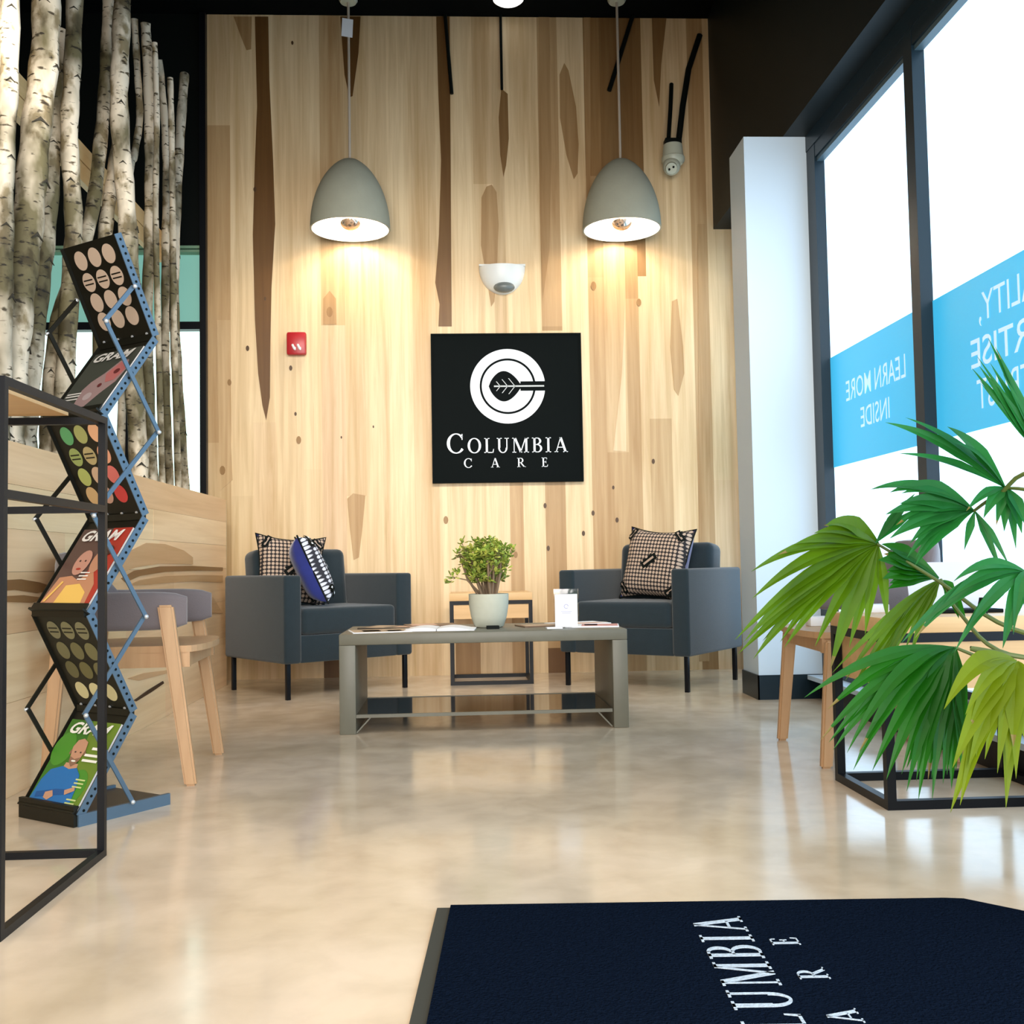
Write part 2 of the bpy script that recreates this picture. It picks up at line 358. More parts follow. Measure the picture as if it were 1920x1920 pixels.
def serif(mb, txt, O, U, V, thick, mi=0, gap=0.10, tall=None, fit=None):
    """write txt from O along U (unit = cap height) with up-vector V; fit = total width in cap heights"""
    O, U, V = Vector(O), Vector(U), Vector(V); N = U.cross(V).normalized()*thick
    adv = []; x = 0
    for i, c in enumerate(txt):
        g, a = glyph(c); sc = (tall or 1) if i == 0 else 1
        adv.append((x, g, sc)); x += (a*sc + gap)
    k = fit/(x-gap-0.06) if fit else 1
    for x0, g, sc in adv:
        if isinstance(mb, list): mb.append(MB())
        for P in g: (mb[-1] if isinstance(mb, list) else mb).prism([O + U*((x0+px*sc)*k) + V*(py*sc) for px, py in P], N, mi)

# ================================================================== THE ROOM
WY = 6.83                                                # back wall
CZ = 4.40                                                # ceiling
mb = MB().lohi((-4.6, -3.2, -0.1), (2.3, 7.0, 0)); struct(obj('floor', mb, 'floor'))
mb = MB().lohi((-4.6, -1.6, CZ), (2.3, 7.0, CZ+0.1)); struct(obj('ceiling', mb, 'ceil'))
mb = MB().lohi((-4.6, -3.2, 0), (-4.5, 7.0, CZ)); struct(obj('wall_left', mb, 'black'))
mb = MB().lohi((-4.5, -3.2, 2.95), (1.72, 3.30, 3.1)); struct(obj('upper_light_blocker', mb, 'ceil'))      # unseen slab added to keep light off the upper back wall

# --- timber back wall: boards, then heartwood streaks and knots inlaid in them
LT = (0.84, 0.645, 0.39); TN = (0.56, 0.37, 0.185); MD = (0.37, 0.215, 0.085); DK = (0.155, 0.072, 0.018); PK = (0.76, 0.54, 0.34)
def mixc(a, b, t): return tuple(x*(1-t)+y*t for x, y in zip(a, b))
cols = [(388, 433, [(30, mixc(LT, TN, .4)), (235, TN), (830, mixc(LT, TN, .7))]),
        (433, 475, [(30, LT), (930, mixc(LT, TN, .15))]), (475, 517, [(30, LT), (792, mixc(LT, PK, .3))]),
        (517, 567, [(30, mixc(LT, TN, .15))]), (567, 603, [(30, LT), (880, mixc(LT, TN, .1))]),
        (603, 648, [(30, mixc(LT, TN, .75)), (610, mixc(LT, PK, .8)), (1225, DK)]), (648, 685, [(30, mixc(LT, TN, .35)), (930, LT)]),
        (685, 730, [(30, mixc(LT, TN, .2))]), (730, 775, [(30, LT)]), (775, 821, [(30, mixc(LT, TN, .3))]),
        (821, 847, [(30, mixc(LT, TN, .2)), (612, LT)]), (847, 893, [(30, LT), (905, mixc(LT, TN, .12)), (1180, mixc(TN, MD, .8))]),
        (893, 930, [(30, mixc(LT, TN, .5)), (345, LT)]), (930, 952, [(30, mixc(LT, MD, .35)), (880, mixc(LT, PK, .3))]),
        (952, 977, [(30, LT), (880, TN)]), (977, 1018, [(30, LT)]),
        (1018, 1056, [(30, TN), (612, mixc(MD, TN, .5)), (620, LT), (895, mixc(TN, MD, .3)), (1215, DK)]),
        (1056, 1092, [(30, LT)]), (1092, 1106, [(30, LT)]), (1106, 1136, [(30, MD), (330, mixc(TN, MD, .2)), (520, TN)]),
        (1136, 1176, [(30, mixc(MD, DK, .4)), (455, mixc(LT, TN, .65)), (848, TN)]),
        (1176, 1200, [(30, mixc(MD, DK, .4)), (460, mixc(TN, MD, .5)), (560, mixc(TN, MD, .1))]),
        (1200, 1216, [(30, mixc(MD, DK, .4)), (518, mixc(LT, TN, .25))]),
        (1216, 1257, [(30, mixc(LT, TN, .2)), (785, mixc(TN, LT, .25))]), (1257, 1303, [(30, LT), (1210, mixc(LT, TN, .4))]),
        (1303, 1333, [(30, TN), (1200, MD)]), (1333, 1420, [(30, LT), (900, mixc(LT, PK, .4))]), (1420, 1500, [(30, LT)]), (1500, 1580, [(30, TN)])]
mb = MB(); tones = []
def push_tone(t, n0): tones.extend([t]*(len(mb.f)-n0))
for i, (a, b, segs) in enumerate(cols):
    xa = onY(a, 700, WY).x; xb = onY(b, 700, WY).x
    for j, (y0, t) in enumerate(segs):
        z1 = CZ if j == 0 else onY((a+b)/2, y0, WY).z
        z0 = 0 if j == len(segs)-1 else onY((a+b)/2, segs[j+1][0], WY).z
        off = 0.0004*((i*7+j*3) % 3); n0 = len(mb.f)
        mb.lohi((xa, WY-off, z0), (xb, WY+0.1, z1)); push_tone(t, n0)
def streak(pts, t, lift=0.0035):
    n0 = len(mb.f); mb.prism([onY(x, y, WY-lift) for x, y in pts], (0, 0.006, 0)); push_tone(t, n0)
streak([(478,31),(503,31),(505,150),(512,300),(516,420),(514,450),(509,540),(507,640),(506,745),(499,788),(492,760),(484,700),(478,600),(474,440),(478,300),(482,200)], DK)
streak([(818,31),(843,31),(845,300),(847,612),(822,612),(824,570),(816,530),(821,470),(823,440),(827,300),(822,180)], mixc(DK, MD, .15))
streak([(638,31),(676,31),(672,100),(661,180),(655,182),(646,140)], DK)
streak([(940,166),(952,176),(954,260),(949,310),(944,332),(938,290),(935,220)], mixc(DK, MD, .5))
streak([(903,370),(912,350),(922,346),(931,360),(935,420),(932,500),(927,565),(921,575),(912,520),(902,460)], mixc(TN, MD, .45))
streak([(1049,140),(1058,118),(1066,132),(1080,200),(1085,270),(1083,325),(1076,336),(1062,290),(1050,220)], mixc(TN, MD, .6))
streak([(438,31),(472,31),(471,92),(462,94),(450,64)], mixc(TN, MD, .6))
streak([(1260,565),(1270,560),(1281,650),(1283,700),(1272,742),(1264,730),(1257,650)], TN)
streak([(651,935),(662,925),(685,929),(680,985),(673,1045),(663,1050),(656,990)], mixc(TN, MD, .15))
streak([(1150,845),(1166,700),(1172,560),(1174,846)], mixc(LT, PK, .5))
streak([(1222,31),(1250,31),(1240,120),(1236,200),(1226,150)], mixc(MD, DK, .3))
streak([(1095,31),(1107,31),(1107,470),(1100,400)], mixc(TN, MD, .5))
streak([(1308,420),(1322,420),(1330,1240),(1312,1240)], mixc(TN, MD, .25))
streak([(606,560),(618,545),(630,560),(631,608),(606,608)], mixc(TN, MD, .6), .004)
streak([(407,600),(432,600),(430,760),(436,900),(412,920),(408,700)], mixc(LT, TN, .8))
streak([(1010,31),(1030,31),(1034,300),(1030,470),(1018,560),(1012,400)], mixc(TN, MD, .5))
for kx, ky, kr in [(464,653,4.2),(430,717,5),(417,882,7),(618,585,8),(554,776,3),(560,825,6),(1113,536,7),(1198,567,6),(1225,865,4),(1150,914,3),(1022,948,4),(1112,962,4),(1028,1028,4),(497,560,3),(545,690,4),(836,975,6),(548,80,3),(478,355,4),(1094,1000,4),(967,1040,5),(640,820,2),(700,800,2),(1157,975,4)]:
    c = onY(kx, ky, WY-.0045); r = kr*WY/F
    n0 = len(mb.f); mb.prism([(c.x+r*.75*cos(a*pi/5), c.y, c.z+r*1.25*sin(a*pi/5)) for a in range(10)], (0, .004, 0))
    push_tone((0.10, 0.05, 0.02) if kr < 5 else mixc(MD, DK, .2), n0)
XL = onY(388, 30, WY).x
struct(obj('wall_back', mb, 'wall_wood', tones=tones))

# --- dark wall and daylit window beyond the counter
GZ1 = onY(360, 460, WY).z; GX1 = XL-0.04
mb = MB().lohi((-4.6, WY, GZ1), (XL, WY+.1, CZ)).lohi((-4.6, WY, 0), (XL, WY+.1, 0.55)).lohi((-4.6, WY, .55), (-4.0, WY+.1, GZ1))
struct(obj('wall_back_dark', mb, 'black'))
w3 = sroot('window_3', (-2.8, WY, 0.55))
M['pane_mint'] = mat('frosted_pane_mint', (0.72, 1.0, 0.93), 0.5, emit=1.0)
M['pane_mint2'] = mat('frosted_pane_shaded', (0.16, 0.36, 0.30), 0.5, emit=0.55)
obj('pane', MB().lohi((-4.0, WY+.04, .55), (GX1, WY+.05, onY(360, 612, WY).z)), 'pane_mint', w3, world=True)
obj('upper_pane', MB().lohi((-4.0, WY+.04, onY(360, 612, WY).z), (GX1, WY+.05, GZ1)), 'pane_mint2', w3, world=True)
mb = MB().lohi((GX1, WY-.05, .55), (XL, WY+.06, CZ-.01)); zr = onY(360, 612, WY).z
mb.lohi((-4.0, WY-.03, zr-.025), (GX1, WY+.06, zr+.025)).lohi((-4.0, WY-.03, .55), (GX1, WY+.06, .6))
for x in (-2.15, -2.9, -3.6): mb.lohi((x-.03, WY-.03, .55), (x+.03, WY+.06, GZ1))
obj('window_frame', mb, 'steel_black', w3, world=True)
obj('head_rail', MB().lohi((-4.0, WY-.035, GZ1-.03), (GX1, WY+.03, GZ1-.012)).lohi((-4.0, WY-.035, GZ1-.055), (GX1, WY+.03, GZ1-.040)), flat('pale_green_metal', (0.25, 0.42, 0.26)), w3, world=True)

# --- right side: bulkhead, pier, glazing
BX, BZ = 1.725, 2.945
struct(obj('trim_1', MB().lohi((BX, -1.6, BZ), (2.3, WY, CZ)), 'bulk'))
PX0, PX1, PY0, PY1 = 1.515, 1.84, 5.31, 5.60
struct(obj('wall_right', MB().lohi((PX0, PY0, 0), (PX1, PY1, BZ)).lohi((PX1, PY0+.001, 0), (2.3, PY1, BZ)).lohi((1.93, PY1, 0), (2.3, WY, .16)).lohi((1.85, WY-.10, 0), (2.3, WY, BZ)).lohi((1.93, PY1, 2.75), (2.3, WY, BZ)), 'white_paint'))
bz = 0.125
mb = MB().lohi((PX0-.008, PY0-.008, 0), (PX1+.06, PY0, bz)).lohi((PX0-.008, PY0-.008, 0), (PX0, PY1+.002, bz))
struct(obj('baseboard_right', mb, 'alu_dark'))
GXX = 1.90
# head, curb
struct(obj('trim_2', MB().lohi((1.845, -1.6, 2.86), (1.97, PY0, BZ)), 'alu_dark'))
mb = MB().lohi((1.775, -1.6, 0), (1.83, PY0-.2, .10)).lohi((1.83, -1.6, 0), (2.0, PY0, .10))
struct(obj('trim_3', mb, 'steel_black'))
struct(obj('trim_4', MB().lohi((1.765, -1.6, .10), (1.86, PY0-.01, .122)), 'white_paint'))
M['pane'] = mat('frosted_pane', (0.50, 0.73, 0.96), 0.35, emit=PANE)
M['film'] = mat('turquoise_film', (0.035, 0.36, 0.62), 0.35, emit=0.62)
M['film_text'] = mat('film_lettering', (0.48, 0.68, 0.90), 0.4, emit=0.45)
BZ0, BZ1 = 1.179, 1.741
def window(n, y0, y1, texts):
    rt = sroot('window_%d' % n, (GXX, y0, .125))
    zt = 2.789
    obj('pane', MB().lohi((GXX, y0, .2), (GXX+.012, y1, zt)), 'pane', rt, world=True)
    obj('film_band', MB().lohi((GXX-.003, y0, BZ0), (GXX-.0005, y1, BZ1)), 'film', rt, world=True)
    fr = MB().lohi((1.85, y0, zt), (1.95, y1, 2.86)).lohi((1.85, y0, .122), (1.95, y1, .165)).lohi((1.875, y0, .185), (1.95, y1, .215))
    obj('window_frame', fr, 'alu_dark', rt, world=True)
    obj('head_bead', MB().lohi((1.86, y0, 2.768), (1.897, y1, 2.789)), flat('bead_pale', (0.06, 0.10, 0.12)), rt, world=True)
    if texts:
        for t, ya, yb, za, zb, off in texts:
            mb = MB(); put_text(mb, t, (GXX-.0045, ya, za), (0, yb-ya, 0), (0, 0, zb-za), offset=off)
            obj('lettering', mb, 'film_text', rt, world=True)
window(1, 4.11, 5.19, [('LEARN', 4.30, 4.63, 1.484, 1.584, .003), ('MORE', 4.675, 4.985, 1.484, 1.584, .003), ('INSIDE', 4.478, 4.81, 1.333, 1.429, .003)])
window(2, 2.90, 4.03, [('QUALITY,', 3.08, 3.665, 1.548, 1.672, 0), ('EXPERTISE', 2.97, 3.735, 1.407, 1.515, .006), ('TRUST', 3.33, 3.70, 1.252, 1.362, 0)])
window(4, 1.70, 2.84, None); window(5, 0.2, 1.64, None); window(6, -1.5, 0.14, None); window(7, PY1, WY-.10, None)
for k, (a, b) in enumerate([(5.19, PY0), (4.03, 4.11), (2.84, 2.90), (1.64, 1.70), (.14, .2)]):
    struct(obj('trim_%d' % (5+k), MB().lohi((1.848, a, .10), (1.97, b, 2.86)), 'alu_dark'))

# ================================================================== RECEPTION COUNTER
DX, DZ, DY = -1.456, 1.145, 6.52
desk = thing('reception_counter', 'long reception counter clad in pale timber boards with a live dark grain streak', 'counter', (DX-.3, 4.2, 0))
mb = MB(); tones = []
rows = [(0, .30, [(0.9, mixc(LT, TN, .1)), (3.6, LT), (5.2, mixc(LT, TN, .15))]), (.30, .52, [(0.9, LT), (4.6, mixc(LT, TN, .25))]),
        (.52, .72, [(0.9, mixc(TN, LT, .4)), (4.3, mixc(TN, LT, .35)), (5.35, mixc(LT, TN, .45))]),
        (.72, .86, [(0.9, mixc(LT, TN, .3)), (3.9, LT), (5.1, mixc(LT, TN, .2))]), (.86, 1.005, [(0.9, mixc(LT, TN, .4)), (3.2, LT), (5.0, mixc(LT, TN, .1))]),
        (1.005, DZ, [(0.9, mixc(LT, TN, .25)), (3.4, mixc(LT, TN, .2)), (4.6, mixc(TN, LT, .3))])]
for i, (z0, z1, segs) in enumerate(rows):
    for j, (y0, t) in enumerate(segs):
        y1 = segs[j+1][0] if j+1 < len(segs) else DY
        n0 = len(mb.f); mb.lohi((DX-.03, y0+.0005, z0+.0005), (DX-.0005*((i+j) % 3), y1-.0005, z1-.0005)); push_tone(t, n0)
def dstreak(pts, t):
    n0 = len(mb.f); mb.prism([onX(x, y, DX+.003) for x, y in pts], (-.006, 0, 0)); push_tone(t, n0)
dstreak([(226,1060),(246,1032),(275,1018),(310,1020),(345,1032),(362,1045),(362,1058),(300,1057),(255,1064),(228,1074)], mixc(TN, MD, .1))
dstreak([(228,1084),(252,1070),(300,1062),(362,1061),(418,1064),(418,1070),(362,1070),(310,1072),(262,1080),(236,1092)], mixc(DK, MD, .4))
dstreak([(240,1098),(262,1088),(310,1080),(370,1078),(418,1079),(418,1092),(370,1090),(320,1092),(280,1096)], mixc(TN, MD, .5))
dstreak([(4,1088),(40,1086),(75,1092),(110,1104),(70,1112),(30,1106),(4,1108)], mixc(DK, MD, .3))
dstreak([(4,1118),(45,1116),(90,1122),(60,1130),(4,1128)], mixc(DK, MD, .5))
dstreak([(252,1313),(278,1294),(306,1277),(308,1281),(284,1298),(256,1315)], (0.04, 0.02, 0.01))
dstreak([(240,1272),(270,1262),(318,1256),(330,1258),(300,1266),(262,1276)], mixc(LT, TN, .9))
dstreak([(330,1118),(365,1112),(400,1120),(418,1150),(380,1148),(345,1138)], mixc(LT, TN, .8))
tones = [tuple(min(.95, c*k) for c, k in zip(t, (1.2, 1.15, 1.2))) for t in tones]
obj('front_panel', mb, 'desk_wood', desk, world=True, tones=tones)
n0 = 0; mb = MB().lohi((DX-.62, 0.9, 0), (DX-.03, DY, DZ-.03)); obj('body', mb, 'black', desk, world=True)
mb = MB().lohi((DX-.62, 0.9, DZ-.03), (DX-.001, DY, DZ)); obj('counter_top', mb, 'desk_wood', desk, world=True, tones=[mixc(LT, TN, .4)]*len(mb.f))
mb = MB().lohi((DX-.62, DY, 0), (DX-.0005, DY+.02, DZ)); obj('end_panel', mb, 'desk_wood', desk, world=True, tones=[mixc(LT, TN, .5)]*len(mb.f))

# ================================================================== BIRCH POLES
BRX = DX-.17
poles = [  # pixels down the pole, radius in metres, what tells it apart
 ([(-14,-60),(-10,200),(-12,450),(-20,760)], .036, 'birch pole at the far left edge of the counter screen'),
 ([(20,-60),(18,120),(8,330),(6,520),(0,740)], .034, 'pinkish white birch pole, second from the left edge of the screen'),
 ([(88,-60),(84,100),(66,260),(52,420),(34,560),(16,740)], .056, 'thickest leaning birch pole near the left end of the screen'),
 ([(112,60),(100,240),(88,420),(72,560),(52,760)], .040, 'mottled grey birch pole tucked behind the thickest pole'),
 ([(142,-60),(136,120),(130,260),(138,420),(130,560),(118,790)], .037, 'straight birch pole with dark arched scars left of the magazine rack'),
 ([(206,-60),(200,110),(190,250),(168,420),(110,600),(92,780)], .032, 'dark shaded birch pole leaning left behind the rack top'),
 ([(232,-60),(226,90),(224,220),(238,400),(246,560),(252,720),(262,890)], .044, 'broad white birch pole standing behind the magazine rack'),
 ([(224,250),(212,330),(198,430),(190,560),(184,860)], .034, 'mossy birch pole crossing under the broad white pole'),
 ([(252,36),(258,140),(262,220),(252,290),(240,370)], .019, 'thin forked birch branch joined beside the broad white pole'),
 ([(273,44),(278,150),(281,300),(280,430),(276,600),(280,760),(286,894)], .028, 'slender birch pole with a black knot high up'),
 ([(290,80),(294,220),(292,400),(296,600),(304,896)], .016, 'thinnest straight birch pole amid the right half of the screen'),
 ([(298,112),(308,220),(312,330),(310,480),(310,640),(312,760),(318,900)], .022, 'narrow pinkish birch pole third from the right end of screen'),
 ([(319,146),(322,260),(324,420),(326,600),(334,905)], .018, 'short brown birch pole second from the right end of screen'),
 ([(346,140),(338,250),(330,400),(326,560),(332,700),(345,908)], .030, 'rightmost birch pole of the screen with a sawn top'),
]
for i, (pp, r, lab) in enumerate(poles):
    bx = BRX + {0: 0, 1: .06, 2: .05, 3: -.06, 4: .02, 5: -.05, 6: .05, 7: -.05, 8: -.06, 9: .0, 10: .05, 11: -.02, 12: .04, 13: -.03}[i]
    P = [onX(x, y, bx) for x, y in pp]
    P = [p for p in P if p.z > DZ+.02]
    last = P[-1]; prev = P[-2]; d = (last-prev)
    P.append(Vector((bx, last.y + max(-.08, min(.08, d.y/d.z if abs(d.z) > 1e-3 else 0))*(DZ-last.z), DZ+.03)))
    P[-1].x = bx; P.append(Vector((bx, P[-1].y, DZ+.018))); P.append(Vector((bx, P[-1].y, DZ+.003)))
    rt = thing('birch_pole', lab, 'birch pole', P[-1], 0, 'birch poles standing on the counter')
    # resample smooth
    Q = []
    for a in range(len(P)-1):
        for t in range(6):
            u = t/6; p0 = P[max(a-1, 0)]; p1 = P[a]; p2 = P[a+1]; p3 = P[min(a+2, len(P)-1)]
            Q.append(0.5*((2*p1)+(p2-p0)*u+(2*p0-5*p1+4*p2-p3)*u*u+(3*p1-p0-3*p2+p3)*u**3))
    Q.append(P[-1])
    rad = [r*(0.90+.22*k/len(Q)+.07*sin(k*1.7+i)) for k in range(len(Q))]
    mb = MB().tube(Q, rad, 0, 14)
    kn = mb; rnd = random.Random(i*13+5)
    for k in range(3, len(Q)-2, 4 if r > .03 else 6):
        q = Q[k]; th = rnd.uniform(-1.35, .3); dr = Vector((cos(th), sin(th), 0)); s_ = rad[k]
        c = q+dr*s_*.93; tn = Vector((-dr.y, dr.x, 0))
        a = s_*rnd.uniform(.35, .6); hh = a*rnd.uniform(.5, .9)
        poly = [c-tn*a-Vector((0, 0, hh)), c-tn*a*.35+Vector((0, 0, 0)), c+Vector((0, 0, hh*.6)), c+tn*a*.4-Vector((0, 0, .1*hh)), c+tn*a-Vector((0, 0, hh*1.1)), c+tn*a*.35-Vector((0, 0, hh*.5)), c-Vector((0, 0, hh*.25)), c-tn*a*.4-Vector((0, 0, hh*.55))]
        kn.prism(poly, dr*(s_*.10+.001), 1)
    obj('trunk', mb, ['bark', 'knot'], rt, world=True)
RX = BRX-.125
for k, (z, lab) in enumerate([(2.682, 'upper pale timber rail running behind the birch poles'), (2.588, 'lower pale timber rail running close below the upper rail behind the poles')]):
    tag(obj('pole_rail', MB().lohi((RX-.03, 1.2, z-.044), (RX, 6.2, z+.044)), 'light_rail', origin=(RX, 3.7, z)), lab, 'rail', 'timber rails behind the birch poles')

# ================================================================== BACK WALL FITTINGS
def wsq(px, py, y): return onY(px, py, y)
# sign
SY = WY-.045
a = onY(811, 906, SY); b = onY(1089, 624, SY); sx0, sx1, sz0, sz1 = a.x, b.x, a.z, b.z; scx = (sx0+sx1)/2
sg = thing('wall_sign', 'square black logo sign with a white ring emblem on the timber wall', 'sign', (scx, WY, sz0))
obj('sign_board', MB().lohi((sx0+.012, SY+.004, sz0+.012), (sx1-.012, WY-.006, sz1-.012)), 'sign_black', sg, world=True)
fr = MB()
for lo, hi in [((sx0, SY-.002, sz0), (sx1, WY-.006, sz0+.012)), ((sx0, SY-.002, sz1-.012), (sx1, WY-.006, sz1)), ((sx0, SY-.002, sz0+.012), (sx0+.012, WY-.006, sz1-.012)), ((sx1-.012, SY-.002, sz0+.012), (sx1, WY-.006, sz1-.012))]: fr.lohi(lo, hi)
obj('sign_frame', fr, 'sign_black', sg, world=True)
c = onY(952, 724, SY); pm = SY/F; r0 = 71*pm
def disc(cx, cz, r, y, n=64): return [(cx+r*cos(2*pi*k/n), y, cz+r*sin(2*pi*k/n)) for k in range(n)]
mb = MB(); T = (0, .0012, 0); yy = SY+.003
mb.prism(disc(c.x, c.z, r0, yy), T, 0)
ring = MB()
def annulus(m, cx, cz, ro, ri, y, mi, a0=0, a1=360, n=72):
    for i in range(n):
        t, u = R(a0+(a1-a0)*i/n), R(a0+(a1-a0)*(i+1)/n)
        m.prism([(cx+ro*cos(t), y, cz+ro*sin(t)), (cx+ro*cos(u), y, cz+ro*sin(u)), (cx+ri*cos(u), y, cz+ri*sin(u)), (cx+ri*cos(t), y, cz+ri*sin(t))], T, mi)
annulus(mb, c.x, c.z, 53*pm, 49*pm, yy-.001, 1)
lc = c.x+3*pm
leaf = [(c.x-36*pm, c.z)] + [(c.x-36*pm+(t*.01)*62*pm, c.z+29*pm*sin(pi*(t*.01)**.9)**.8) for t in range(6, 97, 6)] + [(c.x+31*pm, c.z+8*pm), (c.x+31*pm, c.z-8*pm)] + [(c.x-36*pm+(t*.01)*62*pm, c.z-29*pm*sin(pi*(t*.01)**.9)**.8) for t in range(96, 5, -6)]
mb.prism([(x, yy-.001, z) for x, z in leaf], T, 1)
mb.prism([(c.x+24*pm, yy-.0015, c.z-9*pm), (c.x+73*pm, yy-.0015, c.z-9*pm), (c.x+73*pm, yy-.0015, c.z+9*pm), (c.x+24*pm, yy-.0015, c.z+9*pm)], T, 1)
mb.prism([(c.x-26*pm, yy-.0026, c.z-1.4*pm), (c.x+69*pm, yy-.0026, c.z-1.4*pm), (c.x+69*pm, yy-.0026, c.z+1.4*pm), (c.x-26*pm, yy-.0026, c.z+1.4*pm)], T, 2)
for k in range(3):
    x = c.x+(-15+14*k)*pm; l = (9+4*k if k < 2 else 15)*pm
    for s in (1, -1):
        mb.prism([(x, yy-.0026, c.z), (x+1.6*pm, yy-.0026, c.z), (x-l*.8+1.6*pm, yy-.0026, c.z+s*l), (x-l*.8, yy-.0026, c.z+s*l)], T, 2)
obj('emblem', mb, ['sign_white', 'sign_black', 'sign_grey'], sg, world=True)
mb = []; p = onY(838, 850, SY); q = onY(1065, 850, SY); h = 28*pm
serif(mb, 'COLUMBIA', (p.x, yy+.001, p.z), (h, 0, 0), (0, 0, h), .002, 0, .13, tall=1.32, fit=(q.x-p.x)/h)
for q_ in mb: obj('letter', q_, 'sign_white', sg, world=True)
p = onY(870, 877, SY); h = 17.5*pm
for ch, x in zip('CARE', (870, 921, 970, 1016)):
    pp = onY(x, 876, SY); mb = MB(); serif(mb, ch, (pp.x, yy+.001, p.z), (h*.98, 0, 0), (0, 0, h), .002); obj('letter', mb, 'sign_white', sg, world=True)

# fire alarm
al = thing('fire_alarm', 'small red fire alarm strobe with white lens on the timber wall', 'fire alarm', onY(555, 645, WY))
a = onY(538, 666, WY-.03); b = onY(574, 623, WY-.03)
obj('housing', MB().box(((a.x+b.x)/2, WY-.028, (a.z+b.z)/2), (b.x-a.x, .044, b.z-a.z), 0, .012), 'red', al, world=True)
mb = MB()
for x in (550, 560):
    q = onY(x, 650, WY-.055)
    mb.box((q.x, WY-.052, q.z), (.016, .014, .040), 0, .006, Euler((0, R(-25), 0)).to_matrix())
    mb.box((q.x+.010, WY-.052, q.z-.012), (.012, .012, .022), 0, .005)
obj('strobe_lens', mb, 'white', al, world=True)

# half-bowl emergency light
p0 = onY(898, 500, WY); p1 = onY(984, 500, WY); pb = onY(941, 553, WY)
el = thing('emergency_light', 'white half-bowl emergency light above the black logo sign', 'wall light', ((p0.x+p1.x)/2, WY, pb.z))
cx = (p0.x+p1.x)/2; rw = (p1.x-p0.x)/2; hh = p0.z-pb.z
bm = bmesh.new(); bmesh.ops.create_uvsphere(bm, u_segments=40, v_segments=24, radius=1)
bmesh.ops.bisect_plane(bm, geom=bm.verts[:]+bm.edges[:]+bm.faces[:], plane_co=(0, 0, 0), plane_no=(0, 0, 1), clear_outer=True)
bmesh.ops.bisect_plane(bm, geom=bm.verts[:]+bm.edges[:]+bm.faces[:], plane_co=(0, 0, 0), plane_no=(0, 1, 0), clear_outer=True)
bmesh.ops.contextual_create(bm, geom=[e for e in bm.edges if e.is_boundary])
mb = MB(); mb.bm(bm, 0, True, Matrix.Translation((cx, WY-.001, p0.z-.012)) @ Matrix.Diagonal((rw, .12, hh-.012, 1)))
mb.lohi((cx-rw, WY-.06, p0.z-.012), (cx+rw, WY-.001, p0.z)); obj('bowl', mb, 'white', el, world=True)
mb = MB(); q0 = onY(941, 540, WY-.09)
mb.ball((cx+.01, WY-.062, q0.z+.012), 1, 0, 20, 12, (rw*.46, .050, .035)); obj('lens', mb, 'lens', el, world=True)

# security camera; two black tubes model its shadow lines on the wall
q = onY(1262, 300, WY-.12)
sc = thing('security_camera', 'cream ball security camera near the bulkhead, its shadow modelled as black tubes', 'security camera', (q.x, WY-.01, q.z+.18))
mb = MB().lathe([(.0, .10), (.062, .10), (.066, .06), (.070, .02), (.076, .015), (.076, -.01), (.06, -.03), (.0, -.035)], (q.x, q.y, q.z), 0, 28)
obj('mount_cup', mb, 'cream', sc, world=True)
qb = Vector((q.x-.018, q.y-.03, q.z-.055))
mb = MB().ball(qb, .058, 0, 24, 16); mb.tube([qb, qb+Vector((-.012, -.055, -.035))], [.045, .036], 0, 20); obj('camera_head', mb, 'cream', sc, world=True)
mb = MB(); f = qb+Vector((-.014, -.062, -.036))
for s in (-1, 1): mb.ball(f+Vector((s*.014, 0, s*.008)), .0075, 0, 10, 8)
obj('camera_lens', mb, 'black', sc, world=True)
mb = MB(); yw = q.y
mb.tube([onY(1253, 268, yw), onY(1257, 205, yw), onY(1259, 158, yw+.10)], .014, 0, 10)
mb.tube([onY(1272, 268, yw), onY(1280, 200, yw), onY(1291, 130, yw+.07), onY(1312, 66, yw+.10)], .020, 0, 10)
mb.box((q.x, q.y, q.z+.118), (.11, .07, .04), 0, .004)
obj('mount_shadow_tubes', mb, 'black', sc, world=True)

# thin dark lines against the wall, drawn as black tubes
for (x0, y0, x1, y1, r_, lab) in [(834, 0, 847, 176, .012, 'thin black line against the wall left of the ceiling disc light'), (938, 0, 941, 168, .009, 'thin black line below the ceiling disc light'), (1186, 20, 1142, 170, .015, 'slanting black line beside the right pendant cord')]:
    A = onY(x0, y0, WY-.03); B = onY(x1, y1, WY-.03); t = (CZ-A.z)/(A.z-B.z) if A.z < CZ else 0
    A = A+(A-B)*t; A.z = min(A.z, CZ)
    tag(obj('dark_line', MB().tube([A, B], r_, 0, 8), 'black', origin=A), lab, 'rod')

# ceiling disc light
q = onY(953, 2, 6.60)
tag(obj('ceiling_light', MB().lathe([(0, 0), (.085, 0), (.1, .012), (.1, CZ-q.z)], (q.x, 6.60, q.z), 0, 40), mat('disc_lit', (1.0, .97, .9), .4, emit=1.2), origin=(q.x, 6.60, CZ)), 'round white disc light on the black ceiling between the pendants', 'ceiling light')

